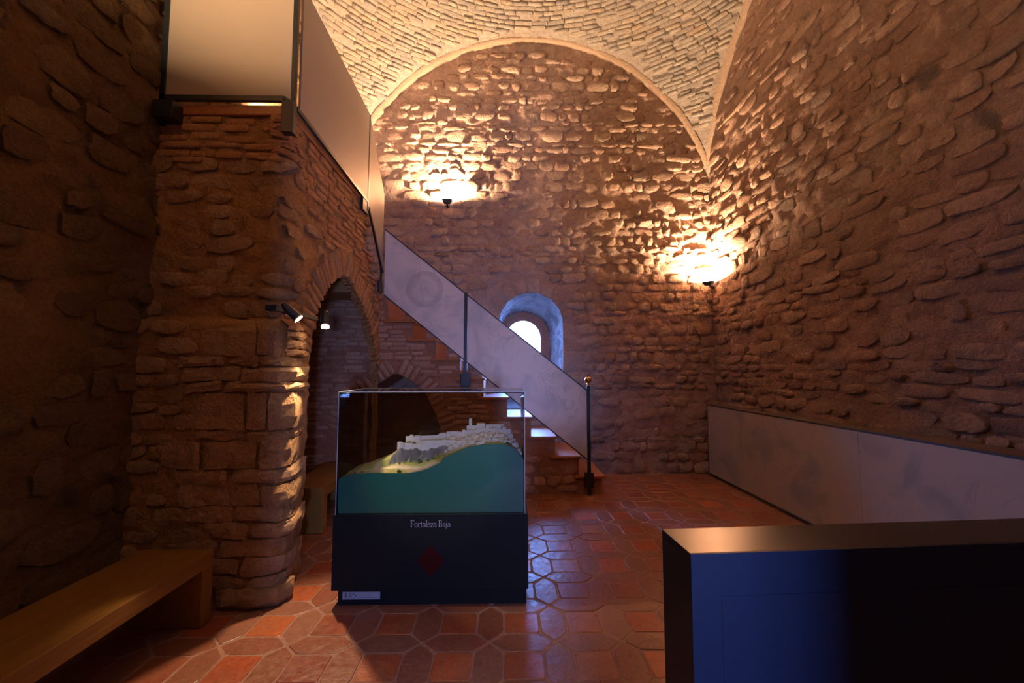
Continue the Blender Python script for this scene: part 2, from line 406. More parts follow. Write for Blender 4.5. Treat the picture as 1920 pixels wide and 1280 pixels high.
def rubble(surf, u0, u1, v0, v1, h=(.09, .17), w=(.13, .34), skip=.12, prot=(.006, .035), fill=(.80, .84), ok=None, tilt=.05):
    out = []; v = v0
    while v < v1:
        hh = random.uniform(*h); u = u0-random.uniform(0, .2)
        while u < u1:
            ww = random.uniform(*w); cu = u+ww/2; cv = v+hh/2+random.uniform(-.015, .015)
            u += ww
            if random.random() < skip or cv > v1 or not (u0 < cu < u1) or (ok and not ok(cu, cv)): continue
            p, tu, tv, n = surf.frame(cu, cv); a = random.uniform(-tilt, tilt)
            tu2 = tu*math.cos(a)+tv*math.sin(a); tv2 = tv*math.cos(a)-tu*math.sin(a)
            pr = random.uniform(*prot); r = float(surf.rel(np.array(cu), np.array(cv)))
            out.append((p+n*(r*.75+min(pr, 0)), tu2, tv2, n, ww*fill[0]*random.uniform(.85, 1.05), hh*fill[1]*random.uniform(.8, 1.1), max(pr, .010)))
        v += hh
    return out
def voussoirs(surf, poly, length=.26, pitchd=.066, width=.043, prot=.022, start=0., end=None, off=.0):
    """radial bricks set along an arch polyline in (u,v)"""
    out = []; pts = [np.array(p, float) for p in poly]; seg = [np.linalg.norm(pts[i+1]-pts[i]) for i in range(len(pts)-1)]
    tot = sum(seg); end = tot if end is None else end; s = start+pitchd/2
    while s < end:
        a = s; i = 0
        while i < len(seg)-1 and a > seg[i]: a -= seg[i]; i += 1
        c = pts[i]+(pts[i+1]-pts[i])*a/seg[i]; t = (pts[i+1]-pts[i])/seg[i]; nn = np.array([-t[1], t[0]])
        l = length*random.uniform(.82, 1.08); q = c+nn*(l/2+off)
        p, tu, tv, n = surf.frame(q[0], q[1]); d1 = tu*nn[0]+tv*nn[1]; d2 = np.cross(n, d1)
        out.append((p+n*float(surf.rel(np.array(q[0]), np.array(q[1])))*.6, d1, d2, n, l, width*random.uniform(.85, 1.1), prot*random.uniform(.6, 1.3)))
        s += pitchd*random.uniform(.94, 1.08)
    return out

# ------------------------------------------------------------------ room shell dimensions
XL, YF, YB = -2.45, 6.3, -.35
def xr(y): return 3.14+.045*(6.3-y)                    # right wall leans away towards the camera
VC = (0.40, 3.2, 3.6); VR = math.sqrt(3.1**2+2.85**2); VK = 1.045
def vault_z(x, y):
    dy = np.where(y > VC[1], y-VC[1], (y-VC[1])*3.1/3.6)
    return VC[2]+VK*np.sqrt(np.maximum(VR**2-(x-VC[0])**2-dy**2, 0))

# --- floor
fl = thing('floor', '', ''); del fl['label']; del fl['category']; fl['kind'] = 'structure'
U, V = np.meshgrid(np.linspace(-2.6, 3.6, 150), np.linspace(YB-.1, 6.5, 190))
Pz = -.0026+.0012*fbm(U*1.3, V*1.3, 5)
idx = np.arange(U.size).reshape(U.shape)
link('mortar_bed', mesh_np('mortar_bed', np.stack([U, V, Pz], -1).reshape(-1, 3), np.stack([idx[:-1, :-1], idx[:-1, 1:], idx[1:, 1:], idx[1:, :-1]], -1).reshape(-1, 4)), M_GROUT, fl)
MB().box((-2.7, YB-.2, -.3), (3.7, 6.6, -.03)).obj('subfloor', M_GROUT, fl)
TP = .369; TS = .200; TWD = .148
def tile_var(kind, k):
    r = np.random.RandomState(300+k)
    if kind == 'sq': s = TS/2; P = [(-s, -s), (s, -s), (s, s), (-s, s)]
    else:
        a = TWD/2; l = TP/2-.010; b = TS/2-.004
        P = [(-l, 0), (-b, -a), (b, -a), (l, 0), (b, a), (-b, a)]
    P = [(x+r.uniform(-.003, .003), y+r.uniform(-.003, .003)) for x, y in P]
    # rounded corners
    Q = []; n = len(P)
    for i in range(n):
        p0, p1, p2 = map(np.array, (P[i-1], P[i], P[(i+1) % n])); c = .010 if kind == 'sq' else .012
        Q.append(p1+(p0-p1)/np.linalg.norm(p0-p1)*c); Q.append(p1+(p2-p1)/np.linalg.norm(p2-p1)*c)
    n = len(Q); Vv = [(q[0]*1.0, q[1]*1.0, -.012) for q in Q]+[(q[0], q[1], -.0015) for q in Q]
    Vv += [(q[0]-math.copysign(.003, q[0])*(abs(q[0]) > .01), q[1]-math.copysign(.003, q[1])*(abs(q[1]) > .01), .0005+r.uniform(-.0004, .0004)) for q in Q]
    F = [(i, (i+1) % n, n+(i+1) % n, n+i) for i in range(n)]+[(n+i, n+(i+1) % n, 2*n+(i+1) % n, 2*n+i) for i in range(n)]+[tuple(range(2*n, 3*n))]
    return np.array(Vv), F
TV = {k: [tile_var(k, i) for i in range(6)] for k in ('sq', 'hx')}
tiles = []
for i in range(-9, 10):
    for j in range(-10, 13):
        x = .475+TP*i; y = 2.28+TP*j
        for kind, cx, cy, rot in (('sq', x, y, 0), ('hx', x, y+TP/2, 0), ('hx', x+TP/2, y, PI/2)):
            if not (-2.42 < cx < 3.2 and -1.2 < cy < 6.25): continue
            px, py, pz = project((cx, cy, 0))
            if pz < .3 or not (-500 < px < 2500 and py < 2000): continue
            tiles.append((1/pz**2 if (-60 < px < 1980 and py < 1330) else 1/pz**2*.02, kind, cx, cy, rot))
tiles.sort(key=lambda t: -t[0])
tm = {}; Vs = []; Fs = []; Vh = []; Fh = []
for q, (_, kind, cx, cy, rot) in enumerate(tiles):
    k = random.randrange(6); mat = M_TSQ if kind == 'sq' else M_THX
    rot += random.choice((0, PI)) + random.uniform(-.012, .012); z = random.uniform(-.0015, .0015)
    tx = random.uniform(-.006, .006); ty = random.uniform(-.006, .006)
    if q < 300:
        if (kind, k) not in tm:
            me = mesh_from('tile', *TV[kind][k]); me.materials.append(mat); tm[(kind, k)] = me
        o = bpy.data.objects.new('tile', tm[(kind, k)]); COL.objects.link(o); o.location = (cx, cy, z); o.rotation_euler = (tx, ty, rot); o.parent = fl
    else:
        A, F = TV[kind][k]; R2 = np.array(Matrix.Rotation(rot, 3, 'Z')); VV = A @ R2.T+np.array((cx, cy, z))
        T, G = (Vs, Fs) if kind == 'sq' else (Vh, Fh); b = sum(len(t) for t in T); T.append(VV); G += [tuple(b+i for i in f) for f in F]
link('far_square_tiles', mesh_from('far_square_tiles', np.vstack(Vs), Fs), M_TSQ, fl, kind='stuff')
link('far_picket_tiles', mesh_from('far_picket_tiles', np.vstack(Vh), Fh), M_THX, fl, kind='stuff')

# --- far wall with the splayed arched window recess
def arch_poly(cx, r, spring, bottom, n=18, rz=None):
    rz = rz or r
    return [(cx-r, bottom)]+[(cx-r*math.cos(PI*i/n), spring+rz*math.sin(PI*i/n)) for i in range(n+1)]+[(cx+r, bottom)]
REC = arch_poly(.40, .475, 2.18, .955)
def far_rel(u, v):
    c = .020*fbm(u*1.4, v*1.8, 1, 3)+.020*fbm(u*4.2, v*6.2, 2, 4, .55)+.020*fbm(u*7.5, v*12, 3, 3, .6)
    return c
far = Surf(lambda u, v: (u, YF+0*u, v), lambda u, v: -far_rel(u, v)*-1)
def vault_top(u): return vault_z(u, YF)
wf = link('wall_far', far.mesh('wall_far', -2.7, 3.5, -.05, 7.0, .03, hole=[REC]), M_FAR, kind='structure')
def ok_far(u, v):
    return v < float(vault_z(u, YF))-.08 and (not (-.22 < u < 1.02 and .8 < v < 2.85)) and XL < u < 3.12
it = rubble(far, -2.4, 3.15, 0, 6.7, h=(.07, .17), w=(.09, .38), skip=.16, prot=(-.004, .034), fill=(.93, .92), ok=ok_far, tilt=.10)
place(wf, it, 'stone', M_FARS)
# dressed stones framing the recess
it = voussoirs(far, REC[1:-1], .21, .17, .155, .020)
for s_ in (-1, 1):
    v = 1.0
    while v < 2.1:
        h = random.uniform(.2, .32); cu = .40+s_*(.475+random.choice((.13, .19)))
        p, tu, tv, n = far.frame(cu, v+h/2); it.append((p, tu, tv, n, abs(cu-.40-s_*.475)*2-.01, h*.94, .016)); v += h
place(wf, it, 'slab', M_FARS, name='dressed_stone')

def strip(name, rings, mat, parent=None, closed=False, smooth=True, **props):
    R_ = np.array(rings); a, b = R_.shape[:2]; idx = np.arange(a*b).reshape(a, b)
    F = np.stack([idx[:-1, :-1], idx[:-1, 1:], idx[1:, 1:], idx[1:, :-1]], -1).reshape(-1, 4)
    return link(name, mesh_np(name, R_.reshape(-1, 3), F, smooth), mat, parent, **props)
def resample(poly, step):
    out = []
    for (x0, y0), (x1, y1) in zip(poly[:-1], poly[1:]):
        n = max(1, int(math.hypot(x1-x0, y1-y0)/step)); out += [(x0+(x1-x0)*k/n, y0+(y1-y0)*k/n) for k in range(n)]
    return out+[poly[-1]]
YW = 6.92
INN = arch_poly(.31, .405, 2.02, 1.10)
nring = 30
def rs_n(poly, n):
    P = np.array(poly); d = np.r_[0, np.cumsum(np.hypot(*np.diff(P, axis=0).T))]; t = np.linspace(0, d[-1], n)
    return np.column_stack([np.interp(t, d, P[:, 0]), np.interp(t, d, P[:, 1])])
A = rs_n(REC, 90); B = rs_n(INN, 90); rings = []
for k in range(nring+1):
    t = k/nring; C = A*(1-t)+B*t; yy = YF+(YW+.1-YF)*t
    w_ = min(1, 6*t)*min(1, 8*(1-t)+.15)
    rel = .032*fbm(np.linspace(0, 18, 90), np.full(90, yy*7), 11, 4, .6)*w_
    cen = np.array([.36, 1.9]); nr = C-cen; nr /= np.linalg.norm(nr, axis=1, keepdims=True); C = C+nr*rel[:, None]
    y0 = yy+float(0) if k else YF
    ring = [(c[0], y0-(float(far_rel(np.array(c[0]), np.array(c[1]))) if k == 0 else 0), c[1]) for c in C]
    rings.append(ring)
strip('window_recess', rings, M_REVEAL, wf)
# sill: sloping stone slab of the recess, in three worn stones
for k in range(3):
    x0 = -.10+k*.335; sl = MB(); sl.prism([(6.28, .82), (7.02, .98), (7.02, 1.10), (6.28, .935+.006*k)], 'x', x0, x0+.327)
    sl.obj('sill_stone', M_REVEAL, wf)
# outer wall round the window (thickness behind the frame)
mo = MB(); mo.box((-1.2, 7.02, -.2), (-.115, 7.12, 4)); mo.box((.735, 7.02, -.2), (1.8, 7.12, 4)); mo.box((-.115, 7.02, 2.44), (.735, 7.12, 4)); mo.box((-.115, 7.02, -.2), (.735, 7.12, 1.08))
mo.obj('outer_masonry', M_REVEAL, wf)

# window 1: round-headed wooden frame with a pane
def ring_mesh(cx, ro, ri, spring, bot, y0, y1, n=28):
    O = arch_poly(cx, ro, spring, bot, n); I = arch_poly(cx, ri, spring, bot+(ro-ri), n); V = []; F = []
    for P in (O, I):
        for y in (y0, y1): V += [(p[0], y, p[1]) for p in P]
    m = len(O)
    for i in range(m):
        j = (i+1) % m
        F += [(i, j, 2*m+j, 2*m+i), (m+j, m+i, 3*m+i, 3*m+j), (i, m+i, m+j, j), (2*m+j, 3*m+j, 3*m+i, 2*m+i)]
    return V, F
w1 = thing('window_1', '', ''); del w1['label']; del w1['category']; w1['kind'] = 'structure'
link('outer_frame', mesh_from('outer_frame', *ring_mesh(.31, .425, .345, 2.02, 1.08, 6.90, 7.0)), M_WFRAME, w1)
sash = link('sash', mesh_from('sash', *ring_mesh(.31, .352, .278, 2.02, 1.15, 6.87, 6.93)), M_WFRAME, w1)
pp = MB(); pp.prism(arch_poly(.31, .285, 2.02, 1.22), 'y', 6.895, 6.901); pp.obj('pane', M_PANE, w1)
MB().box((.655, 6.855, 1.62), (.672, 6.875, 1.74), .003).obj('hinge', M_STEEL, w1)

# --- right wall
def right_rel(u, v): return .03*fbm(u*1.1, v*1.5, 21, 3)+.022*fbm(u*3.2, v*5.4, 22, 4, .55)+.022*fbm(u*5.5, v*11, 23, 3, .6)
right = Surf(lambda u, v: (xr(u)+0*v, u, v), lambda u, v: right_rel(u, v))
right = Surf(lambda u, v: (xr(-u)+0*v, -u, v), lambda u, v: right_rel(u, v))
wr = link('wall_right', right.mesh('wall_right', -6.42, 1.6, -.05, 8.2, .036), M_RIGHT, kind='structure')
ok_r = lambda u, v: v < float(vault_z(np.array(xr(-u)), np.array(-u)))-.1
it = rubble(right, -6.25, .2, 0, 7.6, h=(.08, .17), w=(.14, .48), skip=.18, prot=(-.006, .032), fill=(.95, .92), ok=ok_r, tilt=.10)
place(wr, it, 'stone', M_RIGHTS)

# --- left wall
def left_rel(u, v): return .03*fbm(u*1.1, v*1.5, 31, 3)+.024*fbm(u*3.0, v*5.0, 32, 4, .55)+.020*fbm(u*5.5, v*10, 33, 3, .6)
left = Surf(lambda u, v: (XL+0*u, u, v), lambda u, v: left_rel(u, v))
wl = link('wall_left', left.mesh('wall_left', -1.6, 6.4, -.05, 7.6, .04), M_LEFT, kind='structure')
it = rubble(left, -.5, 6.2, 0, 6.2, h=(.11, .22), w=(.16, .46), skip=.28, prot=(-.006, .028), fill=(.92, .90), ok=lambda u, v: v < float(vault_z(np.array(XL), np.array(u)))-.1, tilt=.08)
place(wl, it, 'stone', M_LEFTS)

# --- back wall, unseen: embrasure jambs set to confine cool light from an added window
wb = MB(); wb.box((-2.7, YB-.5, -.1), (-.14, YB, 8.2)); wb.box((.80, YB-.5, -.1), (3.9, YB, 8.2)); wb.box((-.14, YB-.5, 2.5), (.80, YB, 8.2))
wb.box((-1.0, -2.6, -.1), (-.75, YB-.5, 2.7)); wb.box((1.08, -2.6, -.1), (1.3, YB-.5, 2.7)); wb.box((-.75, -2.6, 2.5), (1.08, YB-.5, 2.7)); wb.box((-.75, -2.6, -.1), (.53, -2.45, 2.5)); wb.box((.95, -2.6, -.1), (1.08, -2.45, 2.5)); wb.box((.53, -2.6, 1.58), (.95, -2.45, 2.5)); wb.box((.53, -2.6, -.1), (.95, -2.45, .98))
wb.box((-1.0, -2.7, -.3), (1.3, YB, -.03))
wb.obj('wall_back', M_RIGHT, kind='structure')
dr = thing('window_2_added', '', ''); del dr['label']; del dr['category']; dr['kind'] = 'structure'  # added unseen window, gives the cool light on stair panels and desk
df = MB(); df.box((.53, -2.56, .98), (.56, -2.52, 1.58)); df.box((.92, -2.56, .98), (.95, -2.52, 1.58)); df.box((.56, -2.56, 1.55), (.92, -2.52, 1.58)); df.box((.56, -2.56, .98), (.92, -2.52, 1.01)); df.obj('window_frame', M_WFRAME, dr)
MB().box((.56, -2.543, 1.01), (.92, -2.537, 1.55)).obj('pane', M_PANE, dr)

# --- vault: sail vault of brick
vs = Surf(lambda u, v: (u, -v, vault_z(u, -v)), lambda u, v: 0*u)
U, V = np.meshgrid(np.linspace(-2.75, 3.75, 170), np.linspace(YB-.2, 6.5, 200))
Z = vault_z(U, V)-.014*fbm(U*8, V*8, 41, 3)-.012*fbm(U*1.7, V*1.7, 42, 2)
F = np.stack([idx0 for idx0 in (lambda I: (I[:-1, :-1], I[1:, :-1], I[1:, 1:], I[:-1, 1:]))(np.arange(U.size).reshape(U.shape))], -1).reshape(-1, 4)
ce = link('ceiling', mesh_np('ceiling', np.stack([U, V, Z], -1).reshape(-1, 3), F), M_VAULT, kind='structure')
def vault_frame(phi, th):
    def P(p, t):
        s = 1 if math.sin(t) > 0 else 3.6/3.1
        return np.array([VC[0]+VR*math.sin(p)*math.cos(t), VC[1]+VR*math.sin(p)*math.sin(t)*s, VC[2]+VK*VR*math.cos(p)])
    e = .004; p = P(phi, th); tu = P(phi, th+e)-P(phi, th-e); tv = P(phi-e, th)-P(phi+e, th)
    tu /= np.linalg.norm(tu); tv /= np.linalg.norm(tv); n = np.cross(tu, tv); n /= np.linalg.norm(n)
    if n @ (np.array([.4, 3.2, 3])-p) < 0: n = -n; tu = -tu
    return p, tu, np.cross(n, tu), n
it = []; row = 0; phi = .30; rh = .058
while phi < PI/2-.02:
    th = random.uniform(0, .05); r = VR*math.sin(phi)
    while th < 2*PI:
        w = random.uniform(.15, .31)
        t2 = th+w/r/2; th += w/r
        if random.random() < .06: continue
        p, tu, tv, n = vault_frame(phi, t2)
        if not (XL+.02 < p[0] < xr(p[1])-.12 and YB < p[1] < YF-.10): continue
        x, y, z = project(p)
        if z < .2 or not (-100 < x < 2000 and -160 < y < 460): continue
        a = random.uniform(-.09, .09); tu2 = tu*math.cos(a)+tv*math.sin(a); tv2 = tv*math.cos(a)-tu*math.sin(a)
        it.append((p+n*random.uniform(.000, .012), tu2, tv2, n, w-.012, rh*random.uniform(.74, .98), random.uniform(.006, .018)))
    phi += rh/VR/(.5*(1+VK)); row += 1
place(ce, it, 'brick', M_VBRICK)
# smooth plaster bands where the vault meets the walls
def band(name, pts, w0, dirn, nrm):
    rings = [[], [], [], []]
    for k, p in enumerate(pts):
        p = np.array(p); d = np.array(dirn(p), float); d /= np.linalg.norm(d); n = np.array(nrm, float)
        w = (w0(p) if callable(w0) else w0)*(1+.22*math.sin(k*.5)+.12*math.sin(k*1.3))
        rings[0].append(p-d*.03+n*.0); rings[1].append(p+n*.020+d*.01); rings[2].append(p+d*w+n*.016-np.array((0, 0, .014))); rings[3].append(p+d*(w+.03)+np.array((0, 0, .02)))
    strip(name, rings, M_BAND, ce)
xs = np.linspace(-2.4, 3.08, 70)
pts = [(x, YF-.02, float(vault_z(np.array(x), np.array(YF)))) for x in xs]
def into(p):   # along the vault towards the room
    y2 = p[1]-.1; return (0, -.1, float(vault_z(np.array(p[0]), np.array(y2)))-float(vault_z(np.array(p[0]), np.array(p[1]))))
band('plaster_band', pts, lambda p: .012+.08*abs((p[0]-.4)/2.8)**1.6, into, (0, 0, -.6))
ys = np.linspace(1.5, 6.26, 60)
pts = [(xr(y)-.02, y, float(vault_z(np.array(xr(y)-.02), np.array(y)))) for y in ys]
def into2(p):
    x2 = p[0]-.1; return (-.1, 0, float(vault_z(np.array(x2), np.array(p[1])))-float(vault_z(np.array(p[0]), np.array(p[1]))))
band('plaster_band', pts, .09, into2, (0, 0, -.6))

# --- pier and side wall of the stair block (path in plan: along the front, round the corner, along the side)
RC = .06; SF = 1.05                                    # corner radius, arc length of the front run
def pier_xy(s):
    s = np.asarray(s, float)
    x = np.where(s < SF, -2.66+s, 0); y = np.where(s < SF, 2.98, 0)
    a = np.clip((s-SF)/RC, 0, PI/2); cx, cy = -2.66+SF, 2.98+RC
    xa = cx+RC*np.sin(a); ya = cy-RC*np.cos(a); s2 = s-SF-RC*PI/2
    x = np.where(s < SF, x, np.where(s2 < 0, xa, cx+RC)); y = np.where(s < SF, y, np.where(s2 < 0, ya, cy+s2))
    nx = np.where(s < SF, 0, np.where(s2 < 0, np.sin(a), 1)); ny = np.where(s < SF, -1, np.where(s2 < 0, -np.cos(a), 0))
    return x, y, nx, ny
def s_of_y(y): return SF+RC*PI/2+(y-2.98-RC)
def pier_off(s, z):
    """outward offsets (side, front) of the lower pier: it is thicker below its stone ledge and flares at the foot"""
    s = np.asarray(s, float); z = np.asarray(z, float); low = 1-sstep(1.80, 1.87, z)
    y = s-s_of_y(0)
    bx = low*.075+(1-sstep(.5, .9, z))*.035-.05*(1-sstep(0, .42, z))+.035*sstep(1.95, 2.3, z)*(1-sstep(2.3, 2.75, z))
    bx = bx*(1-sstep(3.0, 3.45, y))
    by = low*.075+(1-sstep(.5, 1.0, z))*.02
    return bx, by
def pier_pos(s, z):
    s = np.asarray(s, float); z = np.asarray(z, float)
    x, y, nx, ny = pier_xy(s); bx, by = pier_off(s, z)
    kx = np.clip(s/SF, 0, 1)**1.5; ky = 1-np.clip((s-SF-.1)/.45, 0, 1)
    return (x+bx*kx, y-by*ky, z+0*x)
def pier_rel(s, z): return .016*fbm(s*1.5, z*2, 51, 3)+.018*fbm(s*4, z*6.4, 52, 4, .55)+.016*fbm(s*8, z*14, 53, 3, .6)
pier = Surf(pier_pos, pier_rel)
A1 = [(3.42, -.1), (3.42, 1.0), (3.44, 1.62), (3.52, 1.95), (3.60, 2.10), (3.80, 2.28), (4.00, 2.375), (4.11, 2.42), (4.24, 2.385), (4.41, 2.32), (4.64, 2.20), (4.86, 2.06), (5.08, 1.82), (5.20, 1.58), (5.293, 1.35), (5.293, -.1)]
A1s = [(s_of_y(y), z) for y, z in A1]
SMAX = float(s_of_y(5.30))
def pier_clip(s, z):   # stepped top under the upper flight
    y = s-s_of_y(0); top = np.where(y > 5.06, 2.38, np.where(y > 4.86, 2.60, np.where(y > 4.64, 2.84, 3.32))); return (z > top)
wp = link('wall_pier', pier.mesh('wall_pier', 0, SMAX, -.05, 3.34, .026, hole=[A1s], clip=pier_clip), M_PIER, kind='structure')
def on_arch(s, z, m=.0): return bool(pip(np.array(s), np.array(z), [(a, b) for a, b in A1s]))
dist_arch = lambda s, z: float(near(np.array(s), np.array(z), A1s)[0])
def ok_rub(s, z):
    if on_arch(s, z) or dist_arch(s, z) < .30: return False
    y = s-s_of_y(0)
    if z > 2.98 or bool(pier_clip(np.array(s), np.array(z+.06))): return False
    if s > SF-.50 and z < 1.86: return False       # quoins go there
    if y > 3.62 and z > 2.42: return False
    if y > 3.30 and z > 2.75: return False
    return True
it = rubble(pier, .15, SMAX, 0.02, 3.0, h=(.075, .15), w=(.13, .36), skip=.12, prot=(-.002, .028), fill=(.93, .92), ok=ok_rub)
place(wp, it, 'stone', M_PIERS, limit=280)
# thin bricks: band under the platform and the spandrel of the side
sc = SF+RC*PI/4
def ok_br(s, z):
    if on_arch(s, z) or dist_arch(s, z) < .29 or bool(pier_clip(np.array(s), np.array(z+.02))): return False
    if abs(s-sc) < .13: return False
    y = s-s_of_y(0); return z > 2.98 or (y > 3.62 and z > 2.42) or (y > 3.30 and z > 2.75) or (y > 4.6 and z > 2.2)
it = rubble(pier, .15, SMAX-.03, 2.02, 3.31, h=(.058, .066), w=(.17, .29), skip=.05, prot=(.008, .020), fill=(.93, .74), ok=ok_br, tilt=.012)
ARC = [p for p in A1s if p[1] > 1.3]
it += [q for q in voussoirs(pier, ARC, .27, .066, .044, .022)]
place(wp, it, 'brick', M_PBRICK)
# soffit and jambs of the arch, with the inner ends of its bricks
P = rs_n(A1s, 150); rings = []
for k, dx in enumerate((0, .03, .12, .24, .36, .50)):
    ring = []
    for s_, z_ in P:
        x, y, _z = pier_pos(s_, z_)
        x0 = float(x)+float(pier_rel(np.array(s_), np.array(z_))); xi = x0-dx*.14
        w_ = .010*float(perlin(s_*9, xi*9+k, 61)) if 0 < k else 0
        ring.append((xi, float(y)+w_, z_+w_))
    rings.append(ring)
strip('arch_soffit', rings, M_PIER, wp)
# inner faces of the stair block, seen through the arch
MB().box((-2.5, 3.0, 0), (-2.0, 3.40, 2.6)).obj('inner_jamb', M_PIER, wp)
MB().box((-2.5, 3.35, 2.62), (-1.62, 5.3, 2.72)).obj('inner_vault', M_PIER, wp)
# quoins of the pier corner, course by course from the ledge down: (z0, z1, [front widths from the corner], side width, kind)
Q = [(1.60, 1.845, [.15, .42], 0, 's'), (1.785, 1.84, [0], .32, 'b'), (1.72, 1.775, [0], .34, 'b'), (1.655, 1.71, [0], .33, 'b'), (1.60, 1.645, [0], .34, 'b'),
     (1.53, 1.59, [.13, .2, .3], .32, 's'), (1.43, 1.52, [.24, .36], .34, 's'), (1.36, 1.42, [.34, .25], .34, 's'), (1.11, 1.35, [.07, .13, .34], .36, 's'), (1.04, 1.10, [.20, .30], .38, 's'),
     (.86, 1.03, [.12, .32, .28], .34, 's'), (.76, .85, [.28, .34], .38, 's'), (.62, .75, [.10, .18, .30], .38, 's'), (.52, .61, [.26, .4], .36, 's'), (.42, .51, [.16, .28], .38, 's'), (.30, .41, [.34, .3], .38, 's'),
     (.19, .29, [.2, .26, .3], .36, 's'), (.09, .18, [.14, .36], .34, 's'), (-.02, .08, [.30, .30], .26, 's')]
sc = SF+RC*PI/4
def quoin(s0, s1, z0, z1, pr, kind, k):
    """one irregular block following the pier surface (round its corner where it spans it)"""
    r = np.random.RandomState(700+k); nu = 4 if s1-s0 < .25 and not (s0 < sc < s1) else 8; nv = 3; Vv = []; F = []
    t0, t1, lift = r.uniform(-.014, .014, 3); ch = r.uniform(.0, .10, 4)
    us_ = np.linspace(0, 1, nu+1)
    for j in range(nv+1):
        for i in range(nu+1):
            u = us_[i]; v = j/nv; ed = max(abs(2*u-1)**10, abs(2*v-1)**10)
            uu = u+(.5-u)*ch[(j > 1)*2+(u > .5)]*abs(2*v-1)
            s_ = s0+(s1-s0)*uu+r.uniform(-.006, .006); z_ = z0+(z1-z0)*v+t0*(2*u-1)*(1-v)+t1*(2*u-1)*v+r.uniform(-.006, .006)
            p = np.array([float(q) for q in pier_pos(s_, z_)]); n = pier.frame(s_, z_)[3]; n[2] = 0; n /= np.linalg.norm(n)
            Vv.append(p+n*(pr*(1-.35*ed)+r.uniform(-.007, .007)+.010+lift*(2*u-1)))
    for j in range(nv):
        for i in range(nu):
            a = j*(nu+1)+i; F.append((a, a+1, a+nu+2, a+nu+1))
    ring = [i for i in range(nu)]+[j*(nu+1)+nu for j in range(nv)]+[nv*(nu+1)+nu-i for i in range(nu)]+[(nv-j)*(nu+1) for j in range(nv)]
    b = len(Vv); m = len(ring); c = np.mean(Vv, axis=0)
    for q in ring:
        v = Vv[q]; w = np.array([c[0]-.10, c[1]+.10, v[2]]); d = w-v; Vv.append(v+d/np.linalg.norm(d)*.09)
    for q in range(m): F.append((ring[(q+1) % m], ring[q], b+q, b+(q+1) % m))
    link('brick' if kind == 'b' else 'quoin_stone', mesh_from('quoin_stone', Vv, F, False), M_PIERS if kind != 'b' else M_PBRICK, wp)
kq = 0
for z0, z1, fronts, side, kind in Q:
    a = sc; first = True
    for wdt in fronts:
        kq += 1; pr = random.uniform(.008, .045) if kind == 's' else random.uniform(.02, .035)
        if first: quoin(a-wdt, a+side if side else a-.012, z0, z1, pr, kind, kq)
        else: quoin(a-wdt, a-.012, z0, z1, random.uniform(.002, .03), kind, kq)
        a -= wdt; first = False
for k in range(6):
    z0 = 2.97+.060*k; w_ = (.10, .17) if k % 2 else (.17, .08)
    quoin(sc-w_[0], sc+w_[1], z0, z0+.048, .014, 'b', 60+k)
quoin(sc-.30, sc+.10, .0, .115, .085, 's', 90)

# --- stair wall (face of the lower flight) with a pointed niche
A2 = [(-1.98, -.1), (-1.98, .75), (-1.90, 1.02), (-1.75, 1.18), (-1.60, 1.30), (-1.45, 1.39), (-1.334, 1.465), (-1.20, 1.40), (-1.08, 1.33), (-.95, 1.18), (-.85, 1.0), (-.763, .745), (-.70, .5), (-.65, .17), (-.64, -.1)]
YS = 5.30; X0, RUN, Z0, RISE = 1.20, .294, .185, .2385
NST = 9
def stair_rel(u, v): return .012*fbm(u*1.6, v*2, 71, 3)+.014*fbm(u*4, v*6, 72, 4, .55)+.004*fbm(u*15, v*20, 73, 2)
stf = Surf(lambda u, v: (u, YS+0*u, v), lambda u, v: stair_rel(u, v))
def stair_top(u):
    k = np.clip(np.floor((X0-u)/RUN), 0, NST-1); return np.where(u < -1.47, 2.40, Z0+RISE*k)
U0, U1 = -2.55, X0
us = []   # grid columns aligned with the risers
P_, F_ = [], []
ws = link('wall_stair', stf.mesh('wall_stair', -2.55, X0, -.05, 2.65, .0294, hole=[A2], clip=lambda u, v: v > np.where(u < -1.55, 2.66, stair_top(u)+.005)), M_STAIR, kind='structure')
def ok_s(u, v):
    if bool(pip(np.array(u), np.array(v), A2)) or float(near(np.array(u), np.array(v), A2)[0]) < .21: return False
    return v < (2.6 if u < -1.6 else float(stair_top(np.array(u)))-.045) and v < (2.6 if u < -1.6 else float(stair_top(np.array(u+.09)))-.035)
it = rubble(stf, -2.4, X0, .06, 2.6, h=(.050, .064), w=(.15, .30), skip=.20, prot=(.005, .018), fill=(.92, .76), ok=lambda u, v: ok_s(u, v) and (v > .42 or u < -2), tilt=.02)
it += voussoirs(stf, [p for p in A2 if p[1] > .3], .185, .078, .048, .016, off=.012)
place(ws, it, 'brick', M_SBRICK)
it = rubble(stf, -.6, X0, .0, .42, h=(.10, .14), w=(.15, .32), skip=.1, prot=(.005, .02), fill=(.88, .86), ok=ok_s)
place(ws, it, 'stone', M_SBRICK)
P = rs_n(A2, 110); rings = []
for k, dy in enumerate((0, .02, .2, .4, .6, .9)):
    rings.append([(s_+(.01*float(perlin(s_*9, dy*9+z_*5, 77)) if k else 0), YS-(float(stair_rel(np.array(s_), np.array(z_))) if k == 0 else 0)+dy, z_) for s_, z_ in P])
strip('niche_soffit', rings, M_STAIR, ws)
# solid mass of the steps behind the face (end face and risers in masonry)
mm = MB()
for k in range(NST):
    xr_ = X0-RUN*k-.004; xl_ = X0-RUN*(k+1)
    zb = 0 if xl_ > -.55 else 1.5
    mm.box((xl_, YS+.02, zb), (xr_, YF+.05, Z0+RISE*k))
mm.box((-2.5, YS+.02, 2.0), (X0-RUN*NST, YF+.05, 2.40))
mm.obj('step_core', M_STAIR, ws)

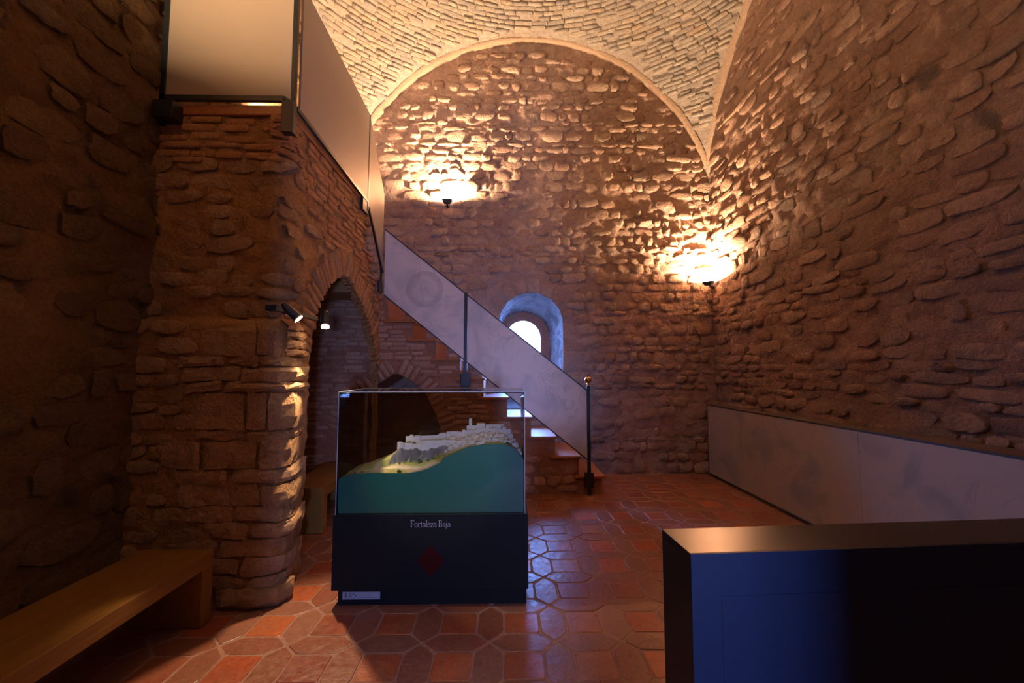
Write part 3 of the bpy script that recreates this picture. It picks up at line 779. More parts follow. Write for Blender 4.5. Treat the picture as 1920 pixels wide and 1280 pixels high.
# ------------------------------------------------------------------ staircase: wooden treads and risers
st = thing('staircase', 'varnished reddish wooden staircase treads climbing left along the far brick wall to the landing', 'staircase')
for k in range(NST):
    xr_ = X0-RUN*k; z = Z0+RISE*k
    MB().box((xr_-RUN-.045, YS-.035, z-.002), (xr_+.035, YF-.05, z+.034), .012).obj('tread', M_TREAD, st)
    if k < NST-1: MB().box((xr_-RUN-.002, YS+.012, z+.034), (xr_-RUN+.018, YF-.06, z+RISE-.002), .002).obj('riser', M_TREAD, st)
for y, z in ((5.06, 2.60), (4.86, 2.84), (4.64, 3.08)):
    MB().box((-2.39, y-.26, z-.035), (-1.525, y+.035, z), .010).obj('tread', M_TREADY, st)
MB().box((-2.39, 5.02, 2.365), (-1.525, 6.24, 2.40), .010).obj('landing_board', M_TREADY, st)
MB().box((-2.39, 2.960, 3.315), (-1.525, 4.60, 3.390), .010).obj('platform_board', M_TREADY, st)
# masonry risers under upper treads
mm = MB(); mm.box((-2.44, 4.86, 2.35), (-1.57, 5.06, 2.565)); mm.box((-2.44, 4.64, 2.35), (-1.57, 4.86, 2.805)); mm.box((-2.44, 4.45, 2.7), (-1.57, 4.64, 3.045)); mm.obj('upper_step_core', M_PIER, wp)

# ------------------------------------------------------------------ railings
def panel_obj(name, poly, axis, a, b, mat, parent):
    o = MB().prism(poly, axis, a, b).obj(name, mat, parent); return o
def bar(mb, p0, p1, w, h):   # flat bar between two points, w in y / h vertical
    p0 = Vector(p0); p1 = Vector(p1); d = p1-p0
    m = Matrix.Translation((p0+p1)/2) @ d.to_track_quat('X', 'Z').to_matrix().to_4x4()
    mb.box((-d.length/2, -w/2, -h/2), (d.length/2, w/2, h/2), 0, m)
YR = YS-.062
rl = thing('stair_railing', 'lower stair railing of grey printed panels with black posts and a brass ball', 'railing')
top0, top1 = (-1.478, 3.246), (1.028, 1.245); bot0, bot1 = (-1.478, 2.426), (1.032, .405)
def lerp2(p, q, x): t = (x-p[0])/(q[0]-p[0]); return (x, p[1]+(q[1]-p[1])*t)
for xa, xb in ((-1.476, -.492), (-.450, 1.010)):
    panel_obj('panel', [lerp2(bot0, bot1, xa), lerp2(bot0, bot1, xb), lerp2(top0, top1, xb), lerp2(top0, top1, xa)], 'y', YR-.008, YR+.008, M_PANEL_A, rl)
m_ = MB(); bar(m_, (top0[0], YR, top0[1]), (top1[0], YR, top1[1]), .022, .014); m_.obj('top_edge', M_EDGE, rl)
m_ = MB(); bar(m_, (bot0[0], YR, bot0[1]), (bot1[0], YR, bot1[1]), .022, .014); m_.obj('bottom_edge', M_EDGE, rl)
MB().box((-.490, YR-.016, 1.30), (-.452, YR+.016, 2.46), .004).obj('post', M_STEEL, rl)
MB().box((-.53, YR-.024, 1.30), (-.41, YR+.024, 1.46), .004).obj('bracket', M_STEEL, rl)
MB().box((1.012, YR-.020, .0), (1.052, YR+.020, 1.31), .004).obj('newel_post', M_STEEL, rl)
MB().box((.975, YR-.026, .09), (1.085, YR+.024, .265), .004).obj('bracket', M_STEEL, rl)
f = MB(); f.tube((1.032, YR, 1.31), (1.032, YR, 1.345), .014, .010); f.sphere((1.032, YR, 1.382), .042, n=28); f.tube((1.032, YR, 1.335), (1.032, YR, 1.347), .02, .014); f.obj('ball_finial', M_BRASS, rl, True)

ur = thing('landing_railing', 'upper landing railing of tall beige panels with black posts above the pier', 'railing')
XR_ = -1.500; YP = 2.940
panel_obj('panel', [(-2.40, 3.435), (-1.56, 3.435), (-1.50, 3.40), (-1.50, 4.34), (-2.40, 4.34)], 'y', YP-.008, YP+.008, M_PANEL_B, ur)
panel_obj('panel', [(3.03, 3.40), (4.59, 3.36), (4.59, 4.335), (3.03, 4.35)], 'x', XR_-.008, XR_+.008, M_PANEL_B, ur)
panel_obj('panel', [(4.61, 3.36), (5.215, 2.725), (5.215, 3.675), (4.61, 4.33)], 'x', XR_-.008, XR_+.008, M_PANEL_B, ur)
m_ = MB(); bar(m_, (-2.43, YP, 3.420), (-1.56, YP, 3.420), .03, .036); bar(m_, (-1.56, YP, 3.428), (-1.50, YP, 3.385), .03, .022); m_.obj('bottom_edge', M_STEEL, ur)
m_ = MB(); bar(m_, (XR_, 2.99, 3.385), (XR_, 4.60, 3.345), .022, .03); m_.obj('bottom_edge', M_STEEL, ur)
m_ = MB(); bar(m_, (XR_, 4.60, 3.35), (XR_, 5.22, 2.705), .022, .035); m_.obj('bottom_edge', M_STEEL, ur)
m_ = MB(); bar(m_, (XR_, 3.0, 4.352), (XR_, 4.60, 4.337), .014, .01); bar(m_, (XR_, 4.60, 4.337), (XR_, 5.22, 3.677), .014, .01); bar(m_, (-2.40, YP, 4.345), (-1.50, YP, 4.345), .014, .01); m_.obj('top_edge', M_EDGE, ur)
MB().box((XR_-.014, 2.925, 3.17), (XR_+.018, 2.955, 4.355), .003).obj('post', M_STEEL, ur)
MB().box((XR_-.06, 2.90, 3.16), (XR_+.02, 2.957, 3.39), .004).obj('bracket', M_STEEL, ur)
MB().box((-2.43, 2.925, 3.22), (-2.39, 2.957, 4.355), .003).obj('post', M_STEEL, ur)
MB().box((-2.42, 2.86, 3.235), (-2.28, 2.957, 3.36), .004).obj('bracket', M_STEEL, ur)
MB().box((XR_-.012, 4.585, 3.25), (XR_+.012, 4.615, 4.338), .003).obj('post', M_STEEL, ur)
MB().box((XR_-.022, 4.44, 3.20), (XR_+.006, 4.62, 3.34), .004).obj('bracket', M_STEEL, ur)
MB().box((XR_-.020, 5.186, 2.45), (XR_-.002, 5.222, 3.60), .003).obj('post', M_STEEL, ur)
MB().box((XR_-.022, 5.10, 2.44), (XR_+.004, 5.222, 2.58), .004).obj('bracket', M_STEEL, ur)

# ------------------------------------------------------------------ display case
dc = thing('display_case', 'glass display case on a navy black plinth lettered Fortaleza Baja', 'display case', (-.47, 3.13, 0))
def rel_obj(mb, name, mat, parent, **k):
    bmesh.ops.translate(mb.bm, verts=mb.bm.verts[:], vec=-Vector(parent.location)); return mb.obj(name, mat, parent, **k)
GX0, GX1, GY0, GY1, GZ0, GZ1 = -1.082, .137, 2.835, 3.42, .575, 1.352
rel_obj(MB().box((-1.062, 2.86, .0), (.147, 3.40, .11)), 'toe_kick', M_CASE, dc)
pl = rel_obj(MB().box((-1.095, 2.825, .105), (.157, 3.44, .575), .004), 'plinth', M_CASE, dc)
t = .006
for nm, lo, hi in (('front_pane', (GX0, GY0, GZ0), (GX1, GY0+t, GZ1)), ('back_pane', (GX0, GY1-t, GZ0), (GX1, GY1, GZ1)),
                   ('side_pane', (GX0, GY0+t, GZ0), (GX0+t, GY1-t, GZ1)), ('side_pane', (GX1-t, GY0+t, GZ0), (GX1, GY1-t, GZ1)), ('top_pane', (GX0, GY0, GZ1), (GX1, GY1, GZ1+t))):
    rel_obj(MB().box(lo, hi), nm, M_GLASS, dc)
e = .0016; m_ = MB()
for x in (GX0, GX1):
    for y in (GY0, GY1): m_.box((x-e, y-e, GZ0), (x+e, y+e, GZ1+t))
for z in (GZ1+t,):
    for y in (GY0, GY1): m_.box((GX0-e, y-e, z-e), (GX1+e, y+e, z+e))
    for x in (GX0, GX1): m_.box((x-e, GY0, z-e), (x+e, GY1, z+e))
rel_obj(m_, 'polished_edges', M_GEDGE, dc)
# lettering drawn as stroked serif glyphs (units: x-height 1, cap 1.65)
def stroke(mb, pts, w, y, ox, oz, s, w1=None):
    n = len(pts)
    for i in range(n-1):
        (x0, z0), (x1, z1) = pts[i], pts[i+1]; d = Vector((x1-x0, 0, z1-z0))
        if d.length < 1e-6: continue
        d.normalize(); p = Vector((-d.z, 0, d.x)); e_ = d*.03
        wa = w if not callable(w) else w(i/n); wb_ = w if not callable(w) else w((i+1)/n)
        c = [Vector((x0, 0, z0))-e_+p*wa/2, Vector((x0, 0, z0))-e_-p*wa/2, Vector((x1, 0, z1))+e_-p*wb_/2, Vector((x1, 0, z1))+e_+p*wb_/2]
        A_ = [mb.bm.verts.new((ox+v.x*s, y, oz+v.z*s)) for v in c]; B_ = [mb.bm.verts.new((ox+v.x*s, y+.0012, oz+v.z*s)) for v in c]
        mb.bm.faces.new(A_); mb.bm.faces.new(B_[::-1])
        for k in range(4): mb.bm.faces.new((A_[k], B_[k], B_[(k+1) % 4], A_[(k+1) % 4]))
def arc(cx, cz, rx, rz, a0, a1, n=12): return [(cx+rx*math.cos(math.radians(a0+(a1-a0)*i/n)), cz+rz*math.sin(math.radians(a0+(a1-a0)*i/n))) for i in range(n+1)]
G = {
 'F': (1.0, [([(.22, 0), (.22, 1.65)], .17), ([(.02, 0), (.45, 0)], .06), ([(.02, 1.64), (.92, 1.64)], .07), ([(.92, 1.66), (.90, 1.32)], .06), ([(.22, .88), (.72, .88)], .07), ([(.72, 1.02), (.72, .74)], .06)]),
 'o': (.92, [(arc(.44, .5, .36, .5, 0, 360, 20), .13)]),
 'r': (.62, [([(.18, 0), (.18, .98)], .15), ([(.02, 0), (.36, 0)], .06), ([(.02, .93), (.18, .98)], .07), (arc(.42, .66, .24, .32, 160, 50, 6), .10), ([(.56, .92), (.60, .84)], .13)]),
 't': (.58, [([(.22, 1.28), (.22, .22)], .14), (arc(.38, .2, .16, .2, 180, 310, 6), .09), ([(.02, .95), (.52, .95)], .07)]),
 'a': (.80, [(arc(.36, .68, .26, .31, 150, 0, 8), .10), ([(.62, .70), (.62, .10)], .14), ([(.62, .10), (.78, .04)], .08), (arc(.34, .27, .27, .26, 60, 330, 12), .10), ([(.48, .50), (.62, .56)], .07)]),
 'l': (.42, [([(.20, 0), (.20, 1.72)], .15), ([(.02, 0), (.38, 0)], .06), ([(.02, 1.66), (.20, 1.72)], .07)]),
 'e': (.80, [(arc(.40, .5, .33, .5, 10, 320, 16), .11), ([(.08, .56), (.73, .62)], .07)]),
 'z': (.78, [([(.08, .95), (.68, .95)], .09), ([(.66, .95), (.08, .04)], .14), ([(.06, .04), (.70, .04)], .09), ([(.08, .95), (.07, .75)], .06), ([(.70, .04), (.72, .26)], .06)]),
 'B': (1.08, [([(.22, 0), (.22, 1.65)], .17), ([(.02, 0), (.5, 0)], .07), ([(.02, 1.64), (.5, 1.64)], .07), (arc(.48, 1.26, .34, .38, 90, -90, 10), .12), (arc(.50, .44, .44, .44, 90, -90, 10), .13), ([(.22, .88), (.5, .88)], .06)]),
 'j': (.42, [([(.22, .98), (.22, -.30)], .14), (arc(.04, -.30, .18, .24, 0, -80, 6), .09), ([(.04, .93), (.22, .98)], .07), (arc(.20, 1.36, .05, .05, 0, 360, 8), .10)]),
 ' ': (.45, [])}
txt = 'Fortaleza Baja'; tw = sum(G[c][0] for c in txt); s_ = .257/tw
m_ = MB(); ox = -.599
for c in txt:
    for pts_, w_ in G[c][1]: stroke(m_, pts_, w_, 2.8235, ox, .496, s_)
    ox += G[c][0]*s_
rel_obj(m_, 'lettering', M_WHITE, dc, label='pale serif lettering reading Fortaleza Baja')
# red emblem: scalloped lozenge (a square on its point with stepped edge)
pts_ = []
for k in range(4):
    a0 = math.radians(90*k); a1 = math.radians(90*(k+1)); p0 = Vector((math.cos(a0), math.sin(a0)))*.090; p1 = Vector((math.cos(a1), math.sin(a1)))*.090
    for q in range(4):
        c = p0.lerp(p1, (q+.5)/4); d = (p1-p0)/8; n_ = Vector((d.y, -d.x)).normalized()*.006
        pts_ += [tuple(c-d*.9), tuple(c+n_), tuple(c+d*.9)]
rel_obj(MB().prism([(-.465+p[0]*.94, .286+p[1]*1.05) for p in pts_], 'y', 2.8225, 2.8245), 'emblem', M_RED, dc, label='dark red diamond emblem')
pq = rel_obj(MB().box((-1.033, 2.857, .036), (-.793, 2.859, .082)), 'plaque', M_PLAQUE, dc, label='small pale grey plaque with dark marks')
mk = MB(); yk = 2.8565
mk.box((-1.018, yk-.0006, .062), (-1.006, yk, .075)); mk.box((-1.019, yk-.0006, .052), (-1.005, yk, .060)); mk.box((-1.016, yk-.0006, .0755), (-1.008, yk, .078))
stroke(mk, arc(0, 0, .5, .8, 0, 360, 16), .28, yk-.0006, -.984, .064, .012)
stroke(mk, [(0, 0), (.5, -.1), (1, -.5), (1.6, -1)], .22, yk-.0006, -.972, .072, .018)
for q in range(14): mk.box((-.928+q*.0055, yk-.0006, .0605), (-.9245+q*.0055, yk, .0605+.002+.002*(q % 3 == 0)))
for q in range(20): mk.box((-1.02+q*.0105, yk-.0006, .0435), (-1.012+q*.0105, yk, .0450))
bmesh.ops.translate(mk.bm, verts=mk.bm.verts[:], vec=-Vector(dc.location)); mk.obj('printed_marks', M_INK, pq)
rel_obj(MB().box((-.834, yk-.0006, .056), (-.808, yk, .076)), 'blue_flag', M_FLAG, pq)
bpy.data.objects['printed_marks'].location = (0, 0, 0)

# ------------------------------------------------------------------ relief model inside the case
rm = thing('relief_model', 'relief model of a walled hill town with teal cut front inside the glass case', 'model', (-.47, 3.12, .58))
fx = np.array([-1.075, -1.03, -.97, -.845, -.70, -.639, -.56, -.50, -.425, -.40, -.395, -.33, -.226, -.12, 0, .04, .07, .10, .13])
fz = np.array([.795, .815, .828, .835, .832, .831, .842, .857, .893, .912, .927, .957, 1.0, 1.016, 1.015, 1.003, .985, .955, .912])
def front_h(x): return np.interp(x, fx, fz)
gx = np.array([-1.08, -.90, -.80, -.74, -.70, -.60, -.45, -.3, -.1, .0, .06, .14]); gz = np.array([.80, .86, .90, .95, .985, .995, 1.0, 1.02, 1.055, 1.04, 1.0, .93])
def terr(x, y):
    x = np.asarray(x, float); y = np.asarray(y, float); f_ = front_h(x); g_ = np.interp(x, gx, gz)
    cy = 2.97+.02*np.sin(x*9)+.015*fbm(x*6, y*6, 81, 2)
    t1 = sstep(2.845, 2.93, y)*.22+sstep(cy-.015, cy+.05, y)*.78
    left_ = x < -.42
    t2 = sstep(2.845, 3.14, y)
    tt = np.where(left_, t1, t1*(1-sstep(-.42, -.28, x))+t2*sstep(-.42, -.28, x))
    h = f_*(1-tt)+g_*tt
    h = h-.16*sstep(3.18, 3.42, y)*(.6+.4*np.sin(x*5))
    h = h+.006*fbm(x*14, y*14, 82, 3)*sstep(2.845, 2.88, y)+.030*fbm(x*26, y*26, 83, 3, .6)*np.exp(-((y-2.985)/.035)**2)*(1-sstep(-.46, -.36, x))*sstep(-.85, -.72, x)
    return h
nx_, ny_ = 190, 84
U, V = np.meshgrid(np.linspace(-1.070, .126, nx_), np.linspace(2.845, 3.405, ny_)); Z = terr(U, V)
idx = np.arange(U.size).reshape(U.shape)
me = mesh_np('terrain', np.stack([U+.47, V-3.12, Z-.58], -1).reshape(-1, 3), np.stack([idx[:-1, :-1], idx[:-1, 1:], idx[1:, 1:], idx[1:, :-1]], -1).reshape(-1, 4))
gzx = np.gradient(Z, axis=1)/(1.2/nx_); gzy = np.gradient(Z, axis=0)/(.56/ny_); slope = np.hypot(gzx, gzy)
nz = fbm(U*9, V*9, 85, 4); green = np.array([.19, .20, .045]); tan = np.array([.36, .29, .20]); rock = np.array([.085, .08, .08]); pale = np.array([.40, .37, .34])
pathm = np.exp(-((V-(2.885+.02*np.sin(U*7+1)+.05*np.clip(-.55-U, 0, 1)))/.016)**2)*(U > -.95)*(U < -.42)
tw_ = np.clip(sstep(-.45, -.30, U)*sstep(2.87, 2.93, V)+sstep(3.0, 3.05, V)*sstep(-.8, -.7, U)*(U > -.8), 0, 1)
cl = green*(1-sstep(-.1, .25, nz)[..., None]*.6)+tan*(sstep(-.1, .25, nz)[..., None]*.6)
rk = sstep(.9, 1.5, slope+nz*1.6)*(U < -.38); cl = cl*(1-rk[..., None])+rock*(1.0+.9*nz[..., None])*rk[..., None]
cl = cl*(1-tw_[..., None])+pale*tw_[..., None]; cl = cl*(1-np.clip(pathm, 0, 1)[..., None])+tan*1.15*np.clip(pathm, 0, 1)[..., None]
ht = np.exp(-((U+.04)/.07)**2)*(V < 2.90); cl = cl*(1-ht[..., None])+np.array([.22, .25, .06])*ht[..., None]
ca = me.color_attributes.new('paint', 'FLOAT_COLOR', 'POINT'); ca.data.foreach_set('color', np.concatenate([np.clip(cl, .01, 1), np.ones(cl.shape[:2]+(1,))], -1).astype(np.float32).ravel())
M_TERR, nt, b = new_mat('terrain_paint'); at = nd(nt, 'ShaderNodeVertexColor'); at.layer_name = 'paint'; nt.links.new(at.outputs[0], b.inputs['Base Color']); b.inputs['Roughness'].default_value = .9
bump(nt, b, noise(nt, world_pos(nt), 160, 5, .7), .6, .006)
link('terrain', me, M_TERR, rm)
# body below the terrain: teal painted cut sides, thickness kept
xs = np.linspace(-1.072, .128, 120)
bd = MB(); bd.prism([(-1.072, .585)]+[(x, float(front_h(x))-.001) for x in xs]+[(.128, .585)], 'y', 2.8425, 2.8470)
rel_obj(bd, 'cut_front', M_TEAL, rm)
for X_, nm in ((-1.072, 'cut_side'), (.122, 'cut_side')):
    ys = np.linspace(2.8465, 3.405, 40); sd = MB(); sd.prism([(2.8465, .585)]+[(y, float(terr(X_, y))-.001) for y in ys]+[(3.405, .585)], 'x', X_, X_+.006); rel_obj(sd, nm, M_TEAL, rm)
rel_obj(MB().box((-1.07, 2.847, .578), (.126, 3.405, .586)), 'base_board', M_TEAL, rm)
M_BLD = masonry_mat('model_plaster', [L(.42, .39, .36), L(.50, .47, .44), L(.36, .33, .32)], None, 0, bump_d=.001, scale=4)
M_BLDR = masonry_mat('model_tile_roof', [L(.48, .38, .30), L(.56, .46, .36)], None, 0, bump_d=.001, scale=4)
M_BUSH = simple('model_bush', L(.035, .06, .02), .9)
def house(x, y, w, d, h, rz, flat=False, zz=None, name='house'):
    z = (float(terr(x, y)) if zz is None else zz)-.006; bm = bmesh.new()
    a, b_ = w/2, d/2; V_ = [(-a, -b_, 0), (a, -b_, 0), (a, b_, 0), (-a, b_, 0), (-a, -b_, h), (a, -b_, h), (a, b_, h), (-a, b_, h)]
    F_ = [(0, 1, 5, 4), (1, 2, 6, 5), (2, 3, 7, 6), (3, 0, 4, 7)]
    if flat: F_.append((4, 5, 6, 7))
    else: V_ += [(-a, 0, h+d*.32), (a, 0, h+d*.32)]; F_ += [(4, 5, 9, 8), (6, 7, 8, 9), (5, 6, 9), (7, 4, 8)]
    R_ = Matrix.Translation((x+.47, y-3.12, z-.58)) @ Matrix.Rotation(rz, 4, 'Z'); me = mesh_from(name, [R_ @ Vector(v) for v in V_], F_)
    return link(name, me, M_BLD, rm)
random.seed(21)
for k in range(135):
    x = random.uniform(-.40, .115); y = random.uniform(2.87, 3.10)
    if x < -.2 and y < 2.90+(-.2-x)*.35: continue
    if -.13 < x < .03 and y < 2.905: continue
    w = random.uniform(.014, .036); house(x, y, w, random.uniform(.012, .022), random.uniform(.010, .022), random.choice((0, PI/2))+random.uniform(-.3, .3))
for k in range(26):
    x = random.uniform(-.62, -.36); y = random.uniform(3.02, 3.12); house(x, y, random.uniform(.012, .026), .013, random.uniform(.006, .013), random.uniform(0, 3))
def rampart(pts, h, t_=.008, name='rampart'):
    for (x0, y0), (x1, y1) in zip(pts[:-1], pts[1:]):
        n = max(1, int(math.hypot(x1-x0, y1-y0)/.07))
        for q in range(n):
            ax, ay = x0+(x1-x0)*q/n, y0+(y1-y0)*q/n; bx, by = x0+(x1-x0)*(q+1)/n, y0+(y1-y0)*(q+1)/n
            za, zb = float(terr(ax, ay)), float(terr(bx, by)); zt = max(za, zb)+h; l = math.hypot(bx-ax, by-ay); a = math.atan2(by-ay, bx-ax)
            m = MB(); m.box((-l/2-.002, -t_/2, min(za, zb)-.012), (l/2+.002, t_/2, zt), 0, Matrix.Translation(((ax+bx)/2, (ay+by)/2, 0)) @ Matrix.Rotation(a, 4, 'Z'))
            rel_obj(m, name, M_BLD, rm)
def tower(x, y, w, h): return house(x, y, w, w, h, .1, True, name='tower')
rampart([(-.735, 3.06), (-.705, 3.005), (-.56, 3.01), (-.43, 3.02), (-.33, 3.0)], .026)
rampart([(-.70, 3.12), (-.60, 3.09), (-.47, 3.13), (-.38, 3.15), (-.28, 3.12), (-.12, 3.13), (.05, 3.11)], .034)
rampart([(-.27, 3.16), (-.16, 3.18), (0, 3.17)], .050)
for x, y, w, h in ((-.735, 3.06, .026, .05), (-.705, 3.005, .02, .036), (-.66, 3.11, .024, .055), (-.615, 3.09, .038, .05), (-.44, 3.14, .045, .052), (-.40, 3.15, .03, .055), (-.29, 3.12, .02, .055), (-.24, 3.12, .018, .05),
                   (-.12, 3.13, .022, .062), (.0, 3.13, .028, .055), (.045, 3.10, .034, .04), (-.245, 3.17, .022, .125), (-.17, 3.18, .06, .072), (-.04, 3.16, .035, .07)): tower(x, y, w, h)
for k in range(26):
    x, y = random.choice([(random.uniform(-.75, -.70), random.uniform(2.93, 2.99)), (random.uniform(-1.0, -.92), random.uniform(2.86, 2.875)), (random.uniform(-.60, -.45), random.uniform(2.93, 2.97)), (random.uniform(.02, .05), 2.88), (random.uniform(-.68, -.62), random.uniform(3.02, 3.05)), (random.uniform(-.70, -.66), 2.86)])
    m = MB(); r_ = random.uniform(.005, .011); bmesh.ops.create_icosphere(m.bm, subdivisions=1, radius=r_, matrix=Matrix.Translation((x, y, float(terr(x, y))+r_*.6)) @ Matrix.Diagonal((1, 1, random.uniform(.8, 1.3), 1)))
    rel_obj(m, 'bush', M_BUSH, rm)

# ------------------------------------------------------------------ benches
def bench(label, x0, x1, y0, y1, h):
    o = thing('bench', label, 'bench', ((x0+x1)/2, (y0+y1)/2, 0)); t_ = .087; xm = x0+(x1-x0)*.53
    rel_obj(MB().box((x0, y0, h-t_), (xm-.0012, y1, h), .003), 'seat_plank', M_BENCH, o)
    rel_obj(MB().box((xm+.0012, y0, h-t_), (x1, y1, h), .003), 'seat_plank', M_BENCH, o)
    for a in (y0, y1-.093): rel_obj(MB().box((x0+.001, a+.001, 0.003), (x1-.001, a+.092, h-t_-.001), .003), 'leg', M_BENCH, o)
    return o
bench('long oak bench against the left wall in the foreground, ending at the pier', -2.20, -1.765, .45, 2.715, .414)
bench('oak bench under the brick arch, half hidden behind the pier and case', -2.08, -1.665, 4.06, 5.18, .414)

# ------------------------------------------------------------------ printed barrier along the right wall
bb = thing('barrier_panel', 'long low barrier panel printed with faint drawings along the right wall', 'panel', (2.98, 3.6, 0))
BX = 2.955
for ya, yb in ((.9, 3.55), (3.553, 6.19)): rel_obj(MB().box((BX, ya, .035), (BX+.014, yb, .99)), 'panel', M_PANEL_C, bb)
rel_obj(MB().box((BX-.004, .9, .0), (BX+.022, 6.195, .034), .002), 'bottom_rail', M_EDGE, bb)
rel_obj(MB().box((BX-.003, .9, .990), (BX+.03, 6.195, 1.004), .002), 'top_rail', M_EDGE, bb)
rel_obj(MB().box((BX-.003, 6.190, .0), (BX+.03, 6.200, 1.004), .001), 'end_trim', M_EDGE, bb)
m_ = MB(); m_.prism([(BX+.03, .9), (xr(.9)+.02, .9), (xr(6.19)-.0, 6.19), (BX+.03, 6.19)], 'z', .975, .997); rel_obj(m_, 'top_shelf', simple('shelf_dark_brown', L(.10, .065, .05), .7), bb)

# ------------------------------------------------------------------ desk / lectern block in the foreground
dk = thing('information_desk', 'dark slab desk, front tinted by blue light, in the right foreground', 'desk', (.51, 1.19, 0), math.atan2(.060, 1.0))
LW, DT = 1.75, .185
def dobj(lo, hi, nm, mat, bev=.002): return MB().box(lo, hi, bev).obj(nm, mat, dk)
dobj((.004, .006, 0), (LW, DT-.004, .974), 'body', simple('desk_core_black', L(.006, .006, .008), .5))
dobj((.0, .0065, .974), (LW+.005, DT, 1.0), 'top', M_DESKT, .0008)
dobj((0, .0068, 0), (.0045, DT-.001, .9735), 'side_panel', simple('desk_side_black', L(.012, .012, .014), .5), .001)
fr_ = MB(); z1 = .9995
fr_.box((.0, 0, .0), (.083, .006, z1)); fr_.box((LW-.08, 0, 0), (LW, .006, z1)); fr_.box((.083, 0, .885), (LW-.08, .006, z1)); fr_.box((.083, 0, 0), (LW-.08, .006, .08)); fr_.obj('front_frame', M_DESK, dk)
dobj((.0842, .0005, .0812), (LW-.0812, .006, .8838), 'front_panel', M_DESK, .0008)

# ------------------------------------------------------------------ wall uplights
def uplight(name, label, loc, d, power, tilt=(0, 0, 1), arm=None):
    """small trapezoid uplighter: housing, glass top, wall arm; lamp shines up the wall"""
    o = thing('wall_uplight', label, 'wall light', loc); d = Vector(d).normalized(); q = Vector((d.y, -d.x, 0))
    def B(pts): 
        m = MB(); vs = [m.bm.verts.new(p) for p in pts]
        for f_ in ((0, 1, 2, 3), (7, 6, 5, 4), (0, 4, 5, 1), (1, 5, 6, 2), (2, 6, 7, 3), (3, 7, 4, 0)): m.bm.faces.new([vs[i] for i in f_])
        return m
    def corner(a, b_, z): v = q*a+d*b_; return (v.x, v.y, z)
    B([corner(-.045, -.03, -.055), corner(.045, -.03, -.055), corner(.045, .03, -.055), corner(-.045, .03, -.055), corner(-.078, -.045, 0), corner(.078, -.045, 0), corner(.078, .045, 0), corner(-.078, .045, 0)]).obj('housing', M_LAMP, o)
    B([corner(-.070, -.038, .0), corner(.070, -.038, .0), corner(.070, .038, .0), corner(-.070, .038, .0), corner(-.070, -.038, .006), corner(.070, -.038, .006), corner(.070, .038, .006), corner(-.070, .038, .006)]).obj('lens', M_BULB, o)
    m = MB(); a = d*-.02; b_ = d*-.16; m.tube((a.x, a.y, -.045), (b_.x, b_.y, -.06), .010); m.tube((b_.x*.72, b_.y*.72, -.055), (b_.x, b_.y, -.058), .03); m.obj('wall_arm', M_LAMP, o)
    l = area_light(name, Vector(loc)+Vector((0, 0, .012)), Vector(loc)+Vector((0, 0, .012))+Vector(tilt), .13, power, WARM, .07); return o
uplight('lamp_glow', 'small black uplight on the far wall beside the upper railing, left of the window', (-.845, 6.18, 4.02), (0, -1, 0), 80, (-.02, .02, 1))
uplight('lamp_glow', 'small black uplight in the right corner above the barrier panel', (3.00, 6.14, 2.80), (-.7, -.7, 0), 84, (.03, .03, 1))
uplight('lamp_glow', 'small black uplight on the left wall above the landing platform, behind its railing', (-2.28, 4.2, 3.95), (1, 0, 0), 36, (0, 0, 1))
uplight('lamp_glow', 'added unseen fill uplight on the left wall beside the camera', (-2.28, 1.3, 3.7), (1, 0, 0), 72, (.35, .1, 1))  # added fill lamp for the vault, right wall and pier

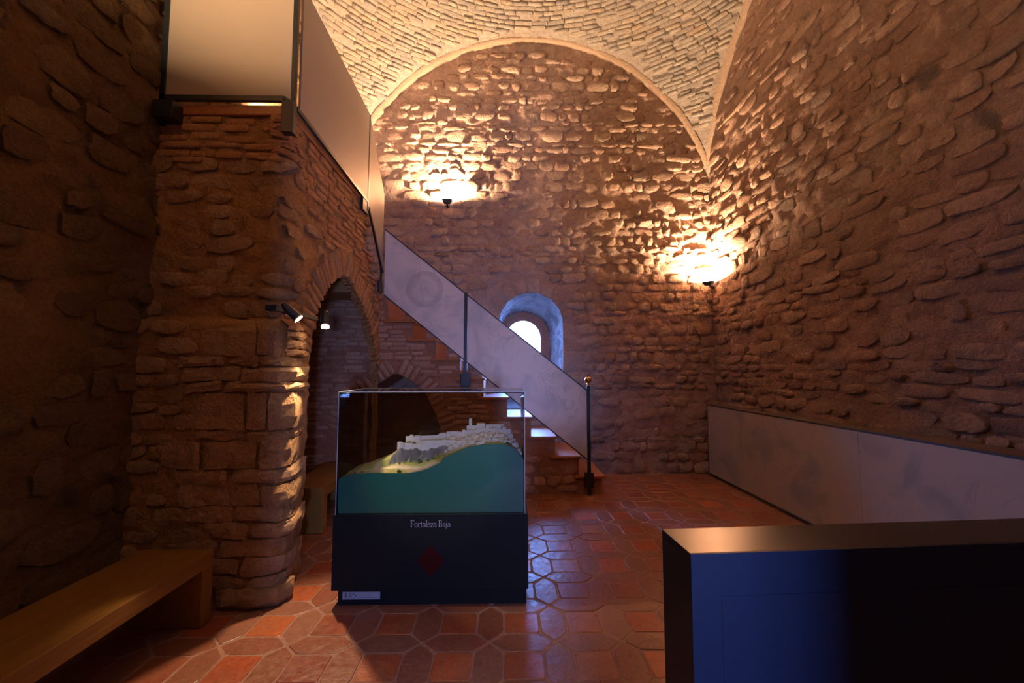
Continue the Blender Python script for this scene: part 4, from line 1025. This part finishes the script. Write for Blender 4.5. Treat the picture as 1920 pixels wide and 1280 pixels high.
# ------------------------------------------------------------------ spotlights on the pier ledge
def spot(label, base, aim, power, size, colr):
    o = thing('spotlight', label, 'spotlight', base); b0 = Vector(base); dirv = (Vector(aim)-b0).normalized()
    q = dirv.to_track_quat('Z', 'Y').to_matrix().to_4x4()
    m = MB(); m.tube((0, 0, -.075), (0, 0, .035), .026, .030, 20); m.tube((0, 0, -.095), (0, 0, -.075), .014, .024, 20); bmesh.ops.transform(m.bm, matrix=q, verts=m.bm.verts[:]); m.obj('barrel', M_LAMP, o, True)
    m = MB(); m.tube((0, 0, .0352), (0, 0, .0375), .026, .026, 20); bmesh.ops.transform(m.bm, matrix=q, verts=m.bm.verts[:]); m.obj('lens', M_BULB, o)
    m = MB(); m.tube((0, 0, .034), (0, 0, .043), .033, .033, 20, caps=False); bmesh.ops.transform(m.bm, matrix=q, verts=m.bm.verts[:]); m.obj('rim', M_GLINT, o)
    m = MB()
    for sx in (-1, 1): m.box((sx*.034-.002, -.008, -.045), (sx*.034+.002, .008, .01), 0)
    m.box((-.036, -.008, -.049), (.036, .008, -.045)); bmesh.ops.transform(m.bm, matrix=q, verts=m.bm.verts[:]); m.obj('yoke', M_LAMP, o)
    d = bpy.data.lights.new('spot_beam', 'SPOT'); d.energy = power; d.color = colr; d.spot_size = math.radians(size); d.spot_blend = .6; d.shadow_soft_size = .02
    l = bpy.data.objects.new('spot_beam', d); COL.objects.link(l); l.location = b0+dirv*.07; l.rotation_euler = dirv.to_track_quat('-Z', 'Y').to_euler()
    return o
sb = thing('spotlight_bracket', 'black clamp bar holding two spotlights on the stone ledge of the pier', 'bracket', (-1.41, 2.93, 1.885))
m = MB(); bar(m, (-.07, -.14, .015), (.035, .20, -.008), .03, .03); m.obj('clamp_bar', M_LAMP, sb)
m = MB(); m.box((-.115, -.20, -.005), (-.045, -.13, .035), .004); m.obj('driver_box', M_LAMP, sb)
m = MB(); m.tube((-.055, -.10, .0), (-.030, -.115, -.008), .008); m.tube((.032, .19, -.008), (.036, .225, -.016), .008); m.obj('swivel', M_LAMP, sb)
spot('left black spotlight on the pier ledge, aimed at the case', (-1.37, 2.79, 1.865), (-.45, 3.0, .93), 15, 42, (1, .86, .68))
spot('added unseen spotlight high on the back wall, brightening the case model', (-.55, -.22, 3.3), (-.45, 3.0, .88), 75, 17, (1, .84, .66))  # added to light the front of the relief model
spot('right black spotlight overhanging the pier corner, aimed down at the floor', (-1.335, 3.20, 1.862), (-1.02, 2.35, .0), 52, 64, (1, .66, .38))

# ------------------------------------------------------------------ small fitting on the far wall
wo = thing('wall_outlet', 'small pale square outlet plate low on the far wall near the barrier', 'outlet', (2.73, 6.235, .42))
MB().box((-.045, -.012, -.05), (.045, .03, .05), .004).obj('plate', simple('outlet_beige', L(.42, .30, .24), .6), wo)
MB().box((-.022, -.014, -.025), (.022, -.011, .025), .001).obj('cover', simple('outlet_cover', L(.36, .26, .21), .6), wo)

for o in bpy.data.objects:
    if o.parent is None and o.get('category'):
        c = o['category']
        if c == 'bench': o['group'] = 'oak benches'
        elif c == 'wall light': o['group'] = 'wall uplights'
        elif c == 'spotlight' and 'pier' in o['label']: o['group'] = 'spotlights on the pier ledge'
